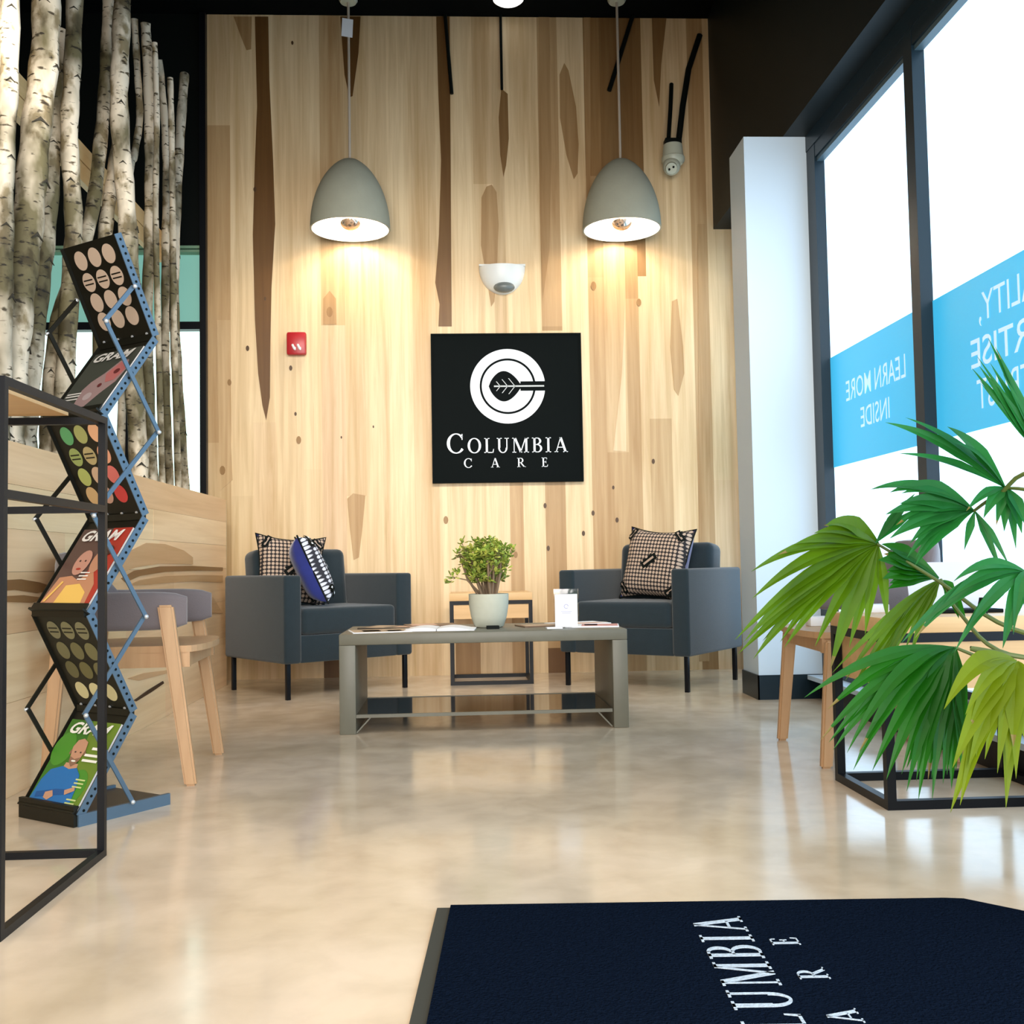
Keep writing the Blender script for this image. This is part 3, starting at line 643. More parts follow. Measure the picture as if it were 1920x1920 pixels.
# ================================================================== PENDANTS
PYY = 6.555
def pendant(px, label, withtag):
    top = onY(px, 432, PYY); cx = top.x
    rt = thing('pendant_lamp', label, 'pendant lamp', (cx, PYY, CZ), 0, 'concrete pendant lamps over the armchairs')
    zr = onY(px, 431, PYY).z; R0 = 75*PYY/F; zt = onY(px, 297, PYY).z; H = zt-zr
    prof = []
    for k in range(25):
        t = k/24; prof.append((R0*(1-t**2.05)**.60 if t < 1 else 0.0, zr+H*t))
    th = .010
    outer = [(max(r, .0), z) for r, z in prof]
    inner = [(max(r-th, 0), z-(th if i > 12 else 0)) for i, (r, z) in enumerate(prof)]
    obj('shade', MB().lathe([(inner[0][0], zr)] + outer, (cx, PYY, 0), 0, 72), 'concrete', rt, world=True)
    obj('shade_lining', MB().lathe(inner, (cx, PYY, 0), 0, 72), 'shade_in', rt, world=True)
    obj('cord', MB().tube([(cx, PYY, CZ-.02), (cx, PYY, zt-.003)], .0085, 0, 10), 'cord', rt, world=True)
    zc_ = onY(px-14, 5, PYY).z-CZ
    obj('canopy', MB().lathe([(0, zc_), (.05, zc_), (.06, zc_+.015), (.06, 0)], (cx, PYY, CZ), 0, 32), 'cream', rt, world=True)
    zb = zr+.075
    obj('socket', MB().lathe([(0, zb+.2), (.03, zb+.2), (.03, zb+.08), (0, zb+.08)], (cx, PYY, 0), 0, 20), 'black', rt, world=True)
    bulb = obj('bulb', MB().ball((cx, PYY, zb), .078, 0, 28, 18), mat('silver_crown_bulb', (.75, .58, .47), .12, metal=.9), rt, world=True)
    if withtag:
        q = onY(649, 50, PYY-.03)
        obj('hang_tag', MB().box((cx-.006, PYY-.016, q.z), (.070, .004, .118), 0, 0, Euler((0, R(3), R(12))).to_matrix()), 'paper', rt, world=True)['label'] = 'white paper tag'
    l = bpy.data.lights.new('bulb_light', 'POINT'); l.energy = LAMP; l.color = (1.0, .87, .70); l.shadow_soft_size = .06
    lo = bpy.data.objects.new('bulb_light', l); C.objects.link(lo); lo.parent = rt; lo.location = (0, 0, zb+.14-CZ)
    for k in range(3):
        l2 = bpy.data.lights.new('bulb_glow', 'POINT'); l2.energy = LAMP/3; l2.color = (1.0, .9, .75); l2.shadow_soft_size = .02
        o2 = bpy.data.objects.new('bulb_glow', l2); C.objects.link(o2); o2.parent = rt
        o2.location = (.13*cos(2.1*k+.5), .13*sin(2.1*k+.5), zb+.05-CZ)
    return rt
pendant(657, 'left bell-shaped concrete pendant lamp with a white tag on its cord', True)
pendant(1166, 'right bell-shaped concrete pendant lamp hanging near the security camera', False)

# ================================================================== ARMCHAIRS
def armchair(FLx, FLy, ang, label, wd=.83, dp=.76):
    """origin at the middle of the front edge on the floor; local -Y is the front"""
    cx = FLx + cos(ang)*wd/2; cy = FLy + sin(ang)*wd/2
    rt = thing('armchair', label, 'armchair', (cx, cy, 0), ang, 'dark armchairs by the timber wall')
    zb, za = .195, .675; at_ = .105
    for s in (-1, 1):
        mb = MB().box((s*(wd/2-at_/2), dp/2, (zb+za)/2), (at_, dp, za-zb), 0, .016, seg=3); obj('armrest', mb, 'fabric', rt)
        mb = MB().box((s*(wd/2-at_/2), dp/2, za-.004), (at_-.018, dp-.02, .010), 0, .004); 
    iw = wd-2*at_
    obj('seat_base', MB().box((0, dp/2-.01, (zb+.345)/2), (iw+.01, dp-.045, .345-zb), 0, .01), 'fabric', rt)
    mb = MB().box((0, .30, .42), (iw-.012, .60, .145), 0, .028, seg=4); obj('seat_cushion', mb, 'fabric', rt)
    mb = MB().box((0, dp-.13, .575), (iw+.0, .17, .50), 0, .045, Euler((R(-7), 0, 0)).to_matrix(), seg=4); obj('backrest', mb, 'fabric', rt)
    obj('rear_panel', MB().box((0, dp-.035, (zb+za)/2), (iw+.01, .06, za-zb), 0, .01), 'fabric', rt)
    for sx, sy in ((-1, 0), (1, 0), (-1, 1), (1, 1)):
        x = sx*(wd/2-.035); y = .035 if sy == 0 else dp-.05
        obj('leg', MB().box((x, y, .10), (.024, .024, .20), 0, .002), 'steel_black', rt)
    return rt
ac1 = armchair(-.959, 5.685, R(37), 'charcoal armchair on the left holding two patterned cushions')
fr = Vector((1.229, 5.625))
ac2 = armchair(fr.x-.83*cos(R(37)), fr.y+.83*sin(R(37)), R(-37), 'charcoal armchair on the right beside the white pier', .83)

# cushions
def pillow(mb, w_, h_, t_, mi_f, mi_b, nx=18):
    """in the local XZ plane, front towards -Y, origin at its centre"""
    def pt(i, j, s):
        u = -1+2*i/nx; v = -1+2*j/nx
        puff = ((1-u**4)*(1-v**4))**.55 * t_/2
        k = 1-.15*(1-abs(v)**2)*abs(u)**3; m = 1-.15*(1-abs(u)**2)*abs(v)**3
        return (u*w_/2*k, s*puff, v*h_/2*m)
    for s, mi in ((-1, mi_f), (1, mi_b)):
        vs = [pt(i, j, s) for j in range(nx+1) for i in range(nx+1)]
        fs = [[j*(nx+1)+i, j*(nx+1)+i+1, (j+1)*(nx+1)+i+1, (j+1)*(nx+1)+i] for j in range(nx) for i in range(nx)]
        mb.add(vs, fs, mi, True)
    return mb
def motif(mb, cx, cz, ang, s, w_, h_, t_, mi):
    """woven arrow patch lying on the front face"""
    def y(x, z):
        u, v = x/(w_/2), z/(h_/2); return -((max(0, 1-u**4))*(max(0, 1-v**4)))**.55*t_/2
    def P(pts, m, lift):
        q = []
        for a, b in pts:
            x = cx+(a*cos(ang)-b*sin(ang))*s; z = cz+(a*sin(ang)+b*cos(ang))*s; q.append((x, y(x, z)-lift, z))
        mb.prism(q, (0, .004, 0), m)
    P([(-1, -.35), (-.6, -.35), (-.6, -.6), (0, -.35), (.6, -.6), (.6, -.35), (1, -.35), (1, .35), (.6, .35), (.6, .6), (0, .35), (-.6, .6), (-.6, .35), (-1, .35)], mi, .004)
    P([(-.7, -.12), (.7, -.12), (.7, .12), (-.7, .12)], mi+1, .006)
def cushion(label, parent_like, loc, rot, w_, h_, t_, front, back, lightname):
    o = bpy.data.objects.new('cushion', None); C.objects.link(o); o.location = loc; o.rotation_euler = rot; o.empty_display_size = .05
    tag(o, label, 'cushion', 'patterned cushions on the armchairs')
    mb = MB(); pillow(mb, w_, h_, t_, 0, 1)
    motif(mb, 0, 0, R(40), .055, w_, h_, t_, 2)
    for sx, sz, an in ((-1, 1, 60), (1, 1, -45), (1, -1, 40), (-1, -1, -50)): motif(mb, sx*w_*.36, sz*h_*.37, R(an), .04, w_, h_, t_, 2)
    obj('cover', mb, [front, back, 'black', lightname], o)
    pts = []
    for k in range(65):
        t = k/16; e = int(t) % 4; f_ = t-int(t)
        cs = [(-1, -1), (1, -1), (1, 1), (-1, 1), (-1, -1)]
        a, b = cs[e], cs[e+1]; u = a[0]+(b[0]-a[0])*f_; v = a[1]+(b[1]-a[1])*f_
        kx = 1-.15*(1-abs(v)**2)*abs(u)**3; kz = 1-.15*(1-abs(u)**2)*abs(v)**3
        pts.append((u*w_/2*kx, 0, v*h_/2*kz))
    obj('piping', MB().tube(pts, .005, 0, 6), 'black', o)
    return o
M['tan_thread'] = flat('tan_thread', (.42, .31, .24), .8)
def in_chair(rt, x, y, z): return matrix_of(rt) @ Vector((x, y, z))
# right chair: one cushion leaning back, its blue rear turned to the right
cushion('checked brown cushion with arrow motifs and blue back, on the right armchair', ac2, in_chair(ac2, .02, .43, .70), Euler((R(-14), R(4), R(-44))), .46, .45, .19, 'check', 'blue_vel', 'tan_thread')
# left chair: checked cushion at the back, blue-backed one turned edge-on in front
cushion('checked beige cushion leaning in the corner of the left armchair', ac1, in_chair(ac1, -.13, .475, .70), Euler((R(-12), R(4), R(20))), .42, .43, .14, 'check', 'blue_vel', 'tan_thread')
cushion('royal blue cushion edged with white dots on the left armchair', ac1, in_chair(ac1, -.115, .25, .705), Euler((R(-24), R(0), R(101))), .34, .42, .17, 'check_white', 'blue_vel', 'sign_white')

# ================================================================== COFFEE TABLE
ta = R(.4); TW, TD, TH = 1.247, .60, .427
tx, ty = -.532, 4.515
ctr = (tx+cos(ta)*TW/2-sin(ta)*TD/2, ty+sin(ta)*TW/2+cos(ta)*TD/2, 0)
ct = thing('coffee_table', 'long low olive-grey coffee table with a dark shelf near the floor', 'coffee table', ctr, ta)
obj('tabletop', MB().box((0, 0, TH-.0235), (TW, TD, .047), 0, .004), 'table_grey', ct)
for s in (-1, 1):
    w_ = .070 if s < 0 else .066
    obj('side_panel', MB().box((s*(TW/2-w_/2), 0, (TH-.047)/2), (w_, TD, TH-.047), 0, .003), 'table_grey', ct)
obj('shelf', MB().box((0, .0, .076), (TW-.14, TD-.04, .010)), 'shelf_dark', ct)
for s in (-1, 1): obj('shelf_edging', MB().box((0, s*(TD/2-.012), .076), (TW-.14, .012, .014)), 'table_grey', ct)
for s in (-1, 1):
    x = s*(TW/2-.07)
    obj('shelf_bracket', MB().bar((x, -TD/2+.02, .004), (x-s*.06, -TD/2+.02, .068), .006, .006, up=(0, 1, 0)), 'table_grey', ct)
MT = matrix_of(ct)
def on_table(px, py, z=TH): return onZ(px, py, z)
def slab(name, pts, z, th, mats, label, cat, group=None, extra=None):
    """thin printed thing lying on the table: corners by their place on the table plane"""
    P = [on_table(x, y) for x, y in pts]; c = sum(P, Vector())/len(P); c.z = z
    mb = MB(); mb.prism([Vector((p.x, p.y, z)) for p in P], (0, 0, th), 0)
    if extra:
        a, b, d = P[0], P[1], P[3 if len(P) > 3 else 2]
        for (u0, v0, u1, v1, mi) in extra:
            q = [a+(b-a)*u+(d-a)*v for u, v in ((u0, v0), (u1, v0), (u1, v1), (u0, v1))]
            mb.prism([Vector((p.x, p.y, z+th)) for p in q], (0, 0, .0006), mi)
    return tag(obj(name, mb, mats, origin=c), label, cat, group)
def corners(x, y, w_, d_, a):
    """rectangle on the table top in table coordinates -> pixels are not needed"""
    return [MT @ Vector((x+u*cos(a)-v*sin(a), y+u*sin(a)+v*cos(a), 0)) for u, v in ((-w_/2, -d_/2), (w_/2, -d_/2), (w_/2, d_/2), (-w_/2, d_/2))]
def leaflet_on_table(name, x, y, w_, d_, a, z, th, mats, label, cat, group=None, extra=None):
    P = corners(x, y, w_, d_, a); c = sum(P, Vector())/4; c.z = TH+z
    mb = MB(); mb.prism([Vector((p.x, p.y, TH+z)) for p in P], (0, 0, th), 0)
    for (u0, v0, u1, v1, mi) in (extra or []):
        q = [P[0]+(P[1]-P[0])*u+(P[3]-P[0])*v for u, v in ((u0, v0), (u1, v0), (u1, v1), (u0, v1))]
        mb.prism([Vector((p.x, p.y, TH+z+th)) for p in q], (0, 0, .0006), mi)
    return tag(obj(name, mb, mats, origin=c), label, cat, group)
M['mag_dark'] = flat('print_dark', (.05, .04, .03)); M['mag_tan'] = flat('print_tan', (.42, .30, .20)); M['mag_brown'] = flat('print_brown', (.16, .09, .05))
M['mag_pink'] = flat('print_pink', (.62, .28, .26)); M['mag_skin'] = flat('print_skin', (.60, .36, .25))
TB = 'printed matter on the coffee table'
leaflet_on_table('magazine', -.46, -.14, .26, .20, R(12), .0005, .004, ['paper', 'mag_tan', 'mag_brown'], 'brown printed magazine at the left corner of the coffee table', 'magazine', TB, [(.03, .03, .97, .97, 1), (.2, .2, .5, .7, 2), (.6, .1, .85, .5, 2)])
leaflet_on_table('magazine', -.40, .10, .30, .21, R(-20), .0005, .006, ['mag_dark', 'mag_tan', 'mag_skin'], 'dark glossy magazine fanned out behind the brown one on the coffee table', 'magazine', TB, [(.1, .1, .4, .9, 1), (.5, .3, .9, .7, 2)])
leaflet_on_table('magazine', -.24, .17, .24, .17, R(10), .0005, .009, ['mag_brown', 'mag_skin', 'paper'], 'brown and pink magazine between the dark one and the plant pot', 'magazine', TB, [(.1, .1, .6, .9, 1)])
# open white booklet with bowed pages
P = MT @ Vector((-.20, -.105, 0)); bk = MB(); n = 14
top = []; 
for s in (-1, 1):
    prof = [(s*(.002+.165*k/n), .010+.010*sin(pi*min(1, k/n*1.15))*(1-.3*k/n)-.006*(k/n)) for k in range(n+1)]
    for k in range(n):
        (x0, z0), (x1, z1) = prof[k], prof[k+1]
        bk.prism([(x0, -.10, .0006), (x1, -.10, .0006), (x1, -.10, z1), (x0, -.10, z0)], (0, .20, 0))
o = obj('booklet', bk, 'paper'); o.location = (P.x, P.y, TH); o.rotation_euler = (0, 0, ta+R(-4))
tag(o, 'open white booklet lying in front of the plant pot', 'booklet', TB)
leaflet_on_table('magazine', .27, .02, .20, .15, R(15), .0005, .005, ['mag_brown', 'mag_tan'], 'small brown magazine between the plant pot and the white table card', 'magazine', TB, [(.1, .1, .8, .9, 1)])
leaflet_on_table('magazine', .50, -.08, .24, .18, R(-8), .0005, .006, ['paper', 'mag_pink', 'mag_skin'], 'pink and white magazine at the right end of the coffee table', 'magazine', TB, [(.3, .05, .98, .95, 1), (.35, .3, .6, .8, 2)])
leaflet_on_table('magazine', .46, .15, .26, .19, R(20), .0005, .004, ['paper', 'mag_skin', 'mag_tan'], 'pale magazine behind the pink one at the right end of the coffee table', 'magazine', TB, [(.1, .1, .9, .5, 1)])
leaflet_on_table('card_stack', .315, -.185, .07, .05, R(4), .0005, .006, ['paper'], 'little stack of white cards in front of the white table card', 'cards')
leaflet_on_table('small_black_box', .045, -.115, .055, .04, R(4), .0005, .014, ['black'], 'small black box tucked against the foot of the plant pot', 'box')
# table card
q = onY(1062, 1172, 4.70); 
card = thing('table_card', 'upright white card in a clear holder on the coffee table', 'card holder', (q.x, 4.70, TH), R(2))
obj('holder', MB().box((0, 0, .088), (.112, .005, .172)).box((0, 0, .002), (.114, .07, .004)), mat('clear_acrylic', (1, 1, 1), .03, trans=1.0), card)
obj('card', MB().box((0, -.0045, .076), (.102, .001, .148)), 'paper', card)
mb = MB(); 
for i in range(24):
    t, u = R(15*i), R(15*(i+1))
    if 20 < i: continue
    mb.prism([(.011*cos(t), -.0056, .095+.011*sin(t)), (.011*cos(u), -.0056, .095+.011*sin(u)), (.007*cos(u), -.0056, .095+.007*sin(u)), (.007*cos(t), -.0056, .095+.007*sin(t))], (0, .0004, 0))
for k, wd in enumerate((.05, .04)): mb.box((0, -.0056, .072-k*.007), (wd, .0004, .0022))
obj('printed_emblem', mb, flat('print_lilac', (.45, .45, .62)), card)

# ================================================================== JADE PLANT
q = onY(917, 1170, 4.83); pc = Vector((q.x, 4.83, TH))
pt = thing('jade_plant', 'bushy jade plant in a pale round ceramic pot on the coffee table', 'potted plant', pc)
prof = [(0, .001), (.060, .001), (.068, .006), (.083, .05), (.091, .10), (.0925, .135), (.0925, .155), (.0865, .155), (.086, .135), (.08, .12)]
obj('pot', MB().lathe(prof, n=56), 'pot', pt)
obj('soil', MB().lathe([(0, .132), (.05, .130), (.086, .126)], n=32), 'soil', pt)
rnd = random.Random(3); stems = MB(); leaves = MB()
tips = []
for i in range(15):
    a = rnd.uniform(0, 2*pi); sp = rnd.uniform(.2, 1)
    base = Vector((.035*cos(a)*sp, .035*sin(a)*sp, .125)); 
    top = Vector((-.03+.115*cos(a)*sp, .10*sin(a)*sp, .26+.17*(1-sp*.6)*rnd.uniform(.6, 1.05)))
    mid = (base+top)/2+Vector((rnd.uniform(-.02, .02), rnd.uniform(-.02, .02), .0))
    stems.tube([base, mid, top], [.0075, .0055, .003], 0, 7)
    tips += [(mid*.35+top*.65, .8), (top, 1)]
    for k in range(3):
        t2 = mid+(top-mid)*rnd.uniform(.0, .9)+Vector((rnd.uniform(-.055, .055), rnd.uniform(-.055, .055), rnd.uniform(.0, .07)))
        stems.tube([mid+(top-mid)*.2*k, t2], [.004, .002], 0, 6); tips.append((t2, 1))
arm = Vector((-.165, -.01, .235)); stems.tube([(-.03, 0, .15), (-.10, -.01, .22), arm], [.005, .004, .003], 0, 6); tips += [(arm, 1), (arm+Vector((.02, 0, .02)), 1), (arm+Vector((-.012, 0, -.02)), 1)]
for k in range(120):
    d = Vector((rnd.gauss(0, 1), rnd.gauss(0, 1), rnd.gauss(0, 1))).normalized()*rnd.uniform(.45, 1)
    c_ = Vector((-.012+.112*d.x, .10*d.y, .300+.118*d.z))
    if c_.z > .20 or (abs(c_.x) > .06 and c_.z > .17): tips.append((c_, 1))
tips = [(c, s) for c, s in tips if c.z > .17]
for c, s in tips:
    for k in range(11):
        a = rnd.uniform(0, 2*pi); el = rnd.uniform(-.5, 1.1); d = Vector((cos(a)*cos(el), sin(a)*cos(el), sin(el)))
        L_ = rnd.uniform(.020, .034); W_ = L_*.52; side = d.cross(Vector((rnd.uniform(-.3, .3), rnd.uniform(-.3, .3), 1))).normalized(); up = side.cross(d).normalized()
        o0 = c+Vector((rnd.uniform(-.012, .012), rnd.uniform(-.012, .012), rnd.uniform(-.012, .012)))
        ring = [(0, 0), (.35, .42), (.7, .5), (.92, .3), (1, 0), (.92, -.3), (.7, -.5), (.35, -.42)]
        vs = [o0+d*(L_*x)+side*(W_*y)+up*(.10*L_*(x*x)) for x, y in ring]
        vs += [o0+d*(L_*.6)+up*.005, o0+d*(L_*.6)-up*.002]
        fs = [[i, (i+1) % 8, 8] for i in range(8)] + [[(i+1) % 8, i, 9] for i in range(8)]
        leaves.add(vs, fs, 1 if rnd.random() < .42 else 0, True)
obj('stems', stems, 'stem', pt); obj('foliage', leaves, ['jade', 'jade2'], pt)

# ================================================================== FRAMED TIMBER TABLES
def framed_table(x0, y0, w_, d_, topz, label, ang=0.0, rail=.022, wood_front=.085):
    rt = thing('side_table', label, 'side table', (x0, y0, 0), ang)
    h = topz-.045
    mb = MB(); r = rail
    for x in (r/2, w_-r/2):
        for y in (r/2, d_-r/2): mb.lohi((x-r/2, y-r/2, 0), (x+r/2, y+r/2, h))
    for y in (r/2, d_-r/2):
        for z in (r/2, h-r/2): mb.lohi((r, y-r/2, z-r/2), (w_-r, y+r/2, z+r/2))
    for x in (r/2, w_-r/2):
        for z in (r/2, h-r/2): mb.lohi((x-r/2, r, z-r/2), (x+r/2, d_-r, z+r/2))
    obj('frame', mb, 'steel_black', rt)
    obj('tabletop', MB().box((w_/2, d_/2, h+.0225), (w_, d_, .045), 0, .002), 'top_wood', rt)
    obj('drawer', MB().lohi((r+.002, .006, h-r-wood_front), (w_-r-.002, d_-.006, h-r-.001)), 'top_wood', rt)
    return rt
q0 = onY(845, 1285, 6.24); q1 = onY(1001, 1283, 6.24)
framed_table(q0.x, 6.24, q1.x-q0.x, .42, .545, 'small timber side table with black metal frame between the two armchairs')
LT_ = framed_table(1.20, 2.94, .57, .42, .545, 'timber topped table with black cube frame behind the palm leaves', R(0), .026, .135)
# things on the right table
q = onY(1690, 1160, 3.12)
sh = thing('sign_holder', 'clear leaning sign holder with pale sheet on the window side table', 'sign holder', (1.50, 3.16, .545))
obj('base', MB().box((0, 0, .006), (.30, .10, .012), 0, .002), 'black', sh)
obj('sheet', MB().box((0, .012, .085), (.24, .003, .145), 0, 0, Euler((R(-12), 0, 0)).to_matrix()), flat('pale_lilac_sheet', (.62, .64, .78)), sh)
tag(obj('business_card_box', MB().box((1.30, 3.26, .558), (.09, .06, .026), 0, .002), 'paper', origin=(1.30, 3.26, .545)), 'low white card box at the left end of the window side table', 'box')
tag(obj('pen_cup', MB().lathe([(0, 0), (.012, 0), (.014, .03), (.010, .05), (0, .05)], (1.545, 3.03, .545), 0, 16), 'black', origin=(1.545, 3.03, .545)), 'tiny black stopper standing in front of the pale sign sheet', 'stopper')

# ================================================================== WOODEN TUB CHAIRS
def tub_chair(loc, rz, label, high_legs=True, arm_from=.0):
    """front towards +X; origin on the floor between the front feet"""
    rt = thing('tub_chair', label, 'chair', loc, rz, 'oak tub chairs with taupe pads')
    def leg(fx, fy, tx_, ty_, z1, w0=.040, w1=.052):
        mb = MB(); d = Vector((tx_-fx, ty_-fy, z1))
        vs = []
        for t, ww in ((0, w0), (1, w1)):
            c = Vector((fx, fy, 0))+d*t
            for a, b in ((-1, -1), (1, -1), (1, 1), (-1, 1)): vs.append((c.x+a*ww/2, c.y+b*.015, c.z))
        bm = bmesh.new(); V = [bm.verts.new(v) for v in vs]
        for f in ((3, 2, 1, 0), (4, 5, 6, 7), (0, 1, 5, 4), (1, 2, 6, 5), (2, 3, 7, 6), (3, 0, 4, 7)): bm.faces.new([V[i] for i in f])
        bmesh.ops.bevel(bm, geom=bm.edges[:], offset=.007, segments=3, affect='EDGES'); mb.bm(bm, 0, True)
        obj('leg', mb, 'chair_wood', rt)
    zt = .60 if high_legs else .435
    for s in (-1, 1):
        leg(0, s*.285, -.085 if high_legs else -.04, s*.272, zt)
        leg(-.475, s*.245, -.42, s*.255, .60)
    # seat with rounded nose
    P = []; n = 12
    for i in range(n+1):
        t = -pi/2+pi*i/n; P.append((-.02+.055*cos(t), .255*sin(t)+(.0)))
    poly = [(x, y) for x, y in P] + [(-.30, .25), (-.44, .18), (-.49, 0), (-.44, -.18), (-.30, -.25)]
    mb = MB(); mb.prism([(x, y, .440) for x, y in poly], (0, 0, .022)); obj('seat', mb, 'chair_wood', rt)
    mb = MB()
    for s in (-1, 1): mb.box((-.22, s*.240, .415), (.42, .022, .05))
    mb.box((-.03, 0, .415), (.022, .46, .05)).box((-.42, 0, .415), (.022, .40, .05)); obj('apron', mb, 'chair_wood', rt)
    # C-shaped pad, low at the arms and high at the back
    path = []; N = 34
    for i in range(N+1):
        u = -1+2*i/N; a = abs(u)
        if a > .55: x = arm_from-.02-(1-a)/.45*(.28+arm_from); y = .245*(1 if u > 0 else -1)
        else:
            th = a/.55*pi/2; x = -.30-.18*cos(th); y = (.245*sin(th))*(1 if u > 0 else -1)
        k = max(0, min(1, (.42-a)/.20)); k = k*k*(3-2*k)
        path.append((Vector((x, y, 0)), .515+.02*k, .645+.140*k))
    mb = MB(); vs = []; fs = []; K = 16
    for i, (p, z0, z1) in enumerate(path):
        t = (path[min(i+1, N)][0]-path[max(i-1, 0)][0]).normalized(); nn = Vector((-t.y, t.x, 0))
        dd = min(i, N-i); e = 1 if dd >= 4 else .25+.75*sqrt(1-(1-dd/4)**2)
        cz, hz, ht = (z0+z1)/2, (z1-z0)/2*(.62+.38*e), .030*e
        for k in range(K):
            a = 2*pi*k/K; ca, sa = cos(a), sin(a)
            vs.append(p + nn*(ht*(abs(ca)**.6)*(1 if ca > 0 else -1)) + Vector((0, 0, cz+hz*(abs(sa)**.45)*(1 if sa > 0 else -1))))
    for i in range(N):
        for k in range(K): fs.append([i*K+k, i*K+(k+1) % K, (i+1)*K+(k+1) % K, (i+1)*K+k])
    fs.append(list(range(K))[::-1]); fs.append([N*K+k for k in range(K)])
    mb.add(vs, fs, 0, True); obj('pad', mb, 'grey_pad', rt)
    return rt
tub_chair((-.93, 3.833, 0), R(4), 'oak tub chair with taupe padded back beside the reception counter')
tub_chair((1.25, 3.836, 0), R(177.5), 'oak tub chair by the window, partly hidden behind the palm', False, -.10)
tag(obj('paper_box', MB().box((1.355, 3.93, .4805), (.075, .06, .036), 0, .002), 'paper', origin=(1.355, 3.93, .4625)), 'small white box resting on the seat of the window tub chair', 'box')

# ================================================================== BLACK DISPLAY STAND (front left)
fx, fy0, fy1, fz, fm = -.908, 2.12, 2.708, 1.113, .8766
st = thing('display_stand', 'tall black metal frame stand cropped by the left edge, timber board on top', 'display stand', (fx-.25, (fy0+fy1)/2, 0))
r = .018; xb = fx-.5
for x in (fx, xb):
    for y in (fy0, fy1): obj('leg', MB().box((x-r/2, y, fz/2), (r, r, fz)), 'steel_black', st, world=True)
for z in (r/2, fm, fz-r/2):
    for x in (fx, xb): obj('rail', MB().lohi((x-r, fy0+r/2, z-r/2), (x, fy1-r/2, z+r/2)), 'steel_black', st, world=True)
    for y in (fy0, fy1): obj('rail', MB().lohi((xb, y-r/2, z-r/2), (fx-r, y+r/2, z+r/2)), 'steel_black', st, world=True)
mb = MB().lohi((xb+.002, fy0+.01, fz+.001), (fx-.085, fy1-.03, fz+.018)); obj('top_board', mb, 'top_wood', st, world=True)['label'] = 'pale timber board'

# ================================================================== ZIGZAG MAGAZINE RACK
b0 = onZ(145, 1551); b1 = onZ(317, 1508); bl = onZ(14, 1541)
v = (b1-b0).normalized(); u = Vector((v.y, -v.x, 0)); RW = .262
def plane_pt(px, py):
    """point of the rack's right-hand side plane"""
    n = u; d = ray(px, py); return EYE + d*((b0-EYE).dot(n)/d.dot(n))
bc = b0-u*RW/2+v*.16
rk = thing('magazine_rack', 'folding zigzag magazine rack of black perforated panels, side edges and links coloured by window reflection', 'magazine rack', bc, atan2(u.y, u.x))
side = [plane_pt(*p) for p in [(217, 436), (290, 632), (190, 776), (271, 968), (165, 1151), (249, 1336), (146, 1532)]]
Lf = lambda p, k=1.0: p-u*(RW*k)
DL = plane_pt(318, 1498).z
mb = MB(); bq = [b0, b0+v*(b1-b0).length, b0+v*(b1-b0).length-u*RW, b0-u*RW]
mb.prism([Vector((p.x, p.y, .001)) for p in bq], (0, 0, .024)); obj('base', mb, mat('rack_base_brown', (.05, .042, .032), .45), rk, world=True)
mb = MB(); mb.bar(b0+Vector((0, 0, .017))+v*.0, b1+Vector((0, 0, .017)), .012, .034); mb.bar(Lf(b0)+Vector((0, 0, .017)), Lf(b1)+Vector((0, 0, .017)), .012, .034)
obj('base_edge', mb, 'rack_side_lit', rk, world=True)['label'] = 'base edge coloured as window reflection'
obj('base_front', MB().bar(b0+Vector((0, 0, .03))-v*.006, Lf(b0)+Vector((0, 0, .03))-v*.006, .012, .058), 'rack', rk, world=True)
disc_cols = {0: [(.52, .40, .30)]*12,
 2: [(.10, .36, .14), (.36, .38, .13), (.78, .43, .24), (.30, .38, .12), (.44, .36, .17), (.76, .36, .22), (.42, .48, .14), (.60, .42, .28), (.66, .16, .14), (.62, .42, .20), (.55, .32, .24), (.62, .05, .05)],
 4: [(.16, .15, .08), (.17, .16, .08), (.18, .17, .09), (.14, .13, .06), (.13, .12, .05), (.15, .14, .06), (.11, .10, .04), (.12, .11, .04), (.13, .12, .05), (.58, .52, .28), (.60, .54, .30), (.60, .54, .30)]}
def pmat(name, c):
    if name not in M: M[name] = mat(name, c, .5)
    return name
mags = []
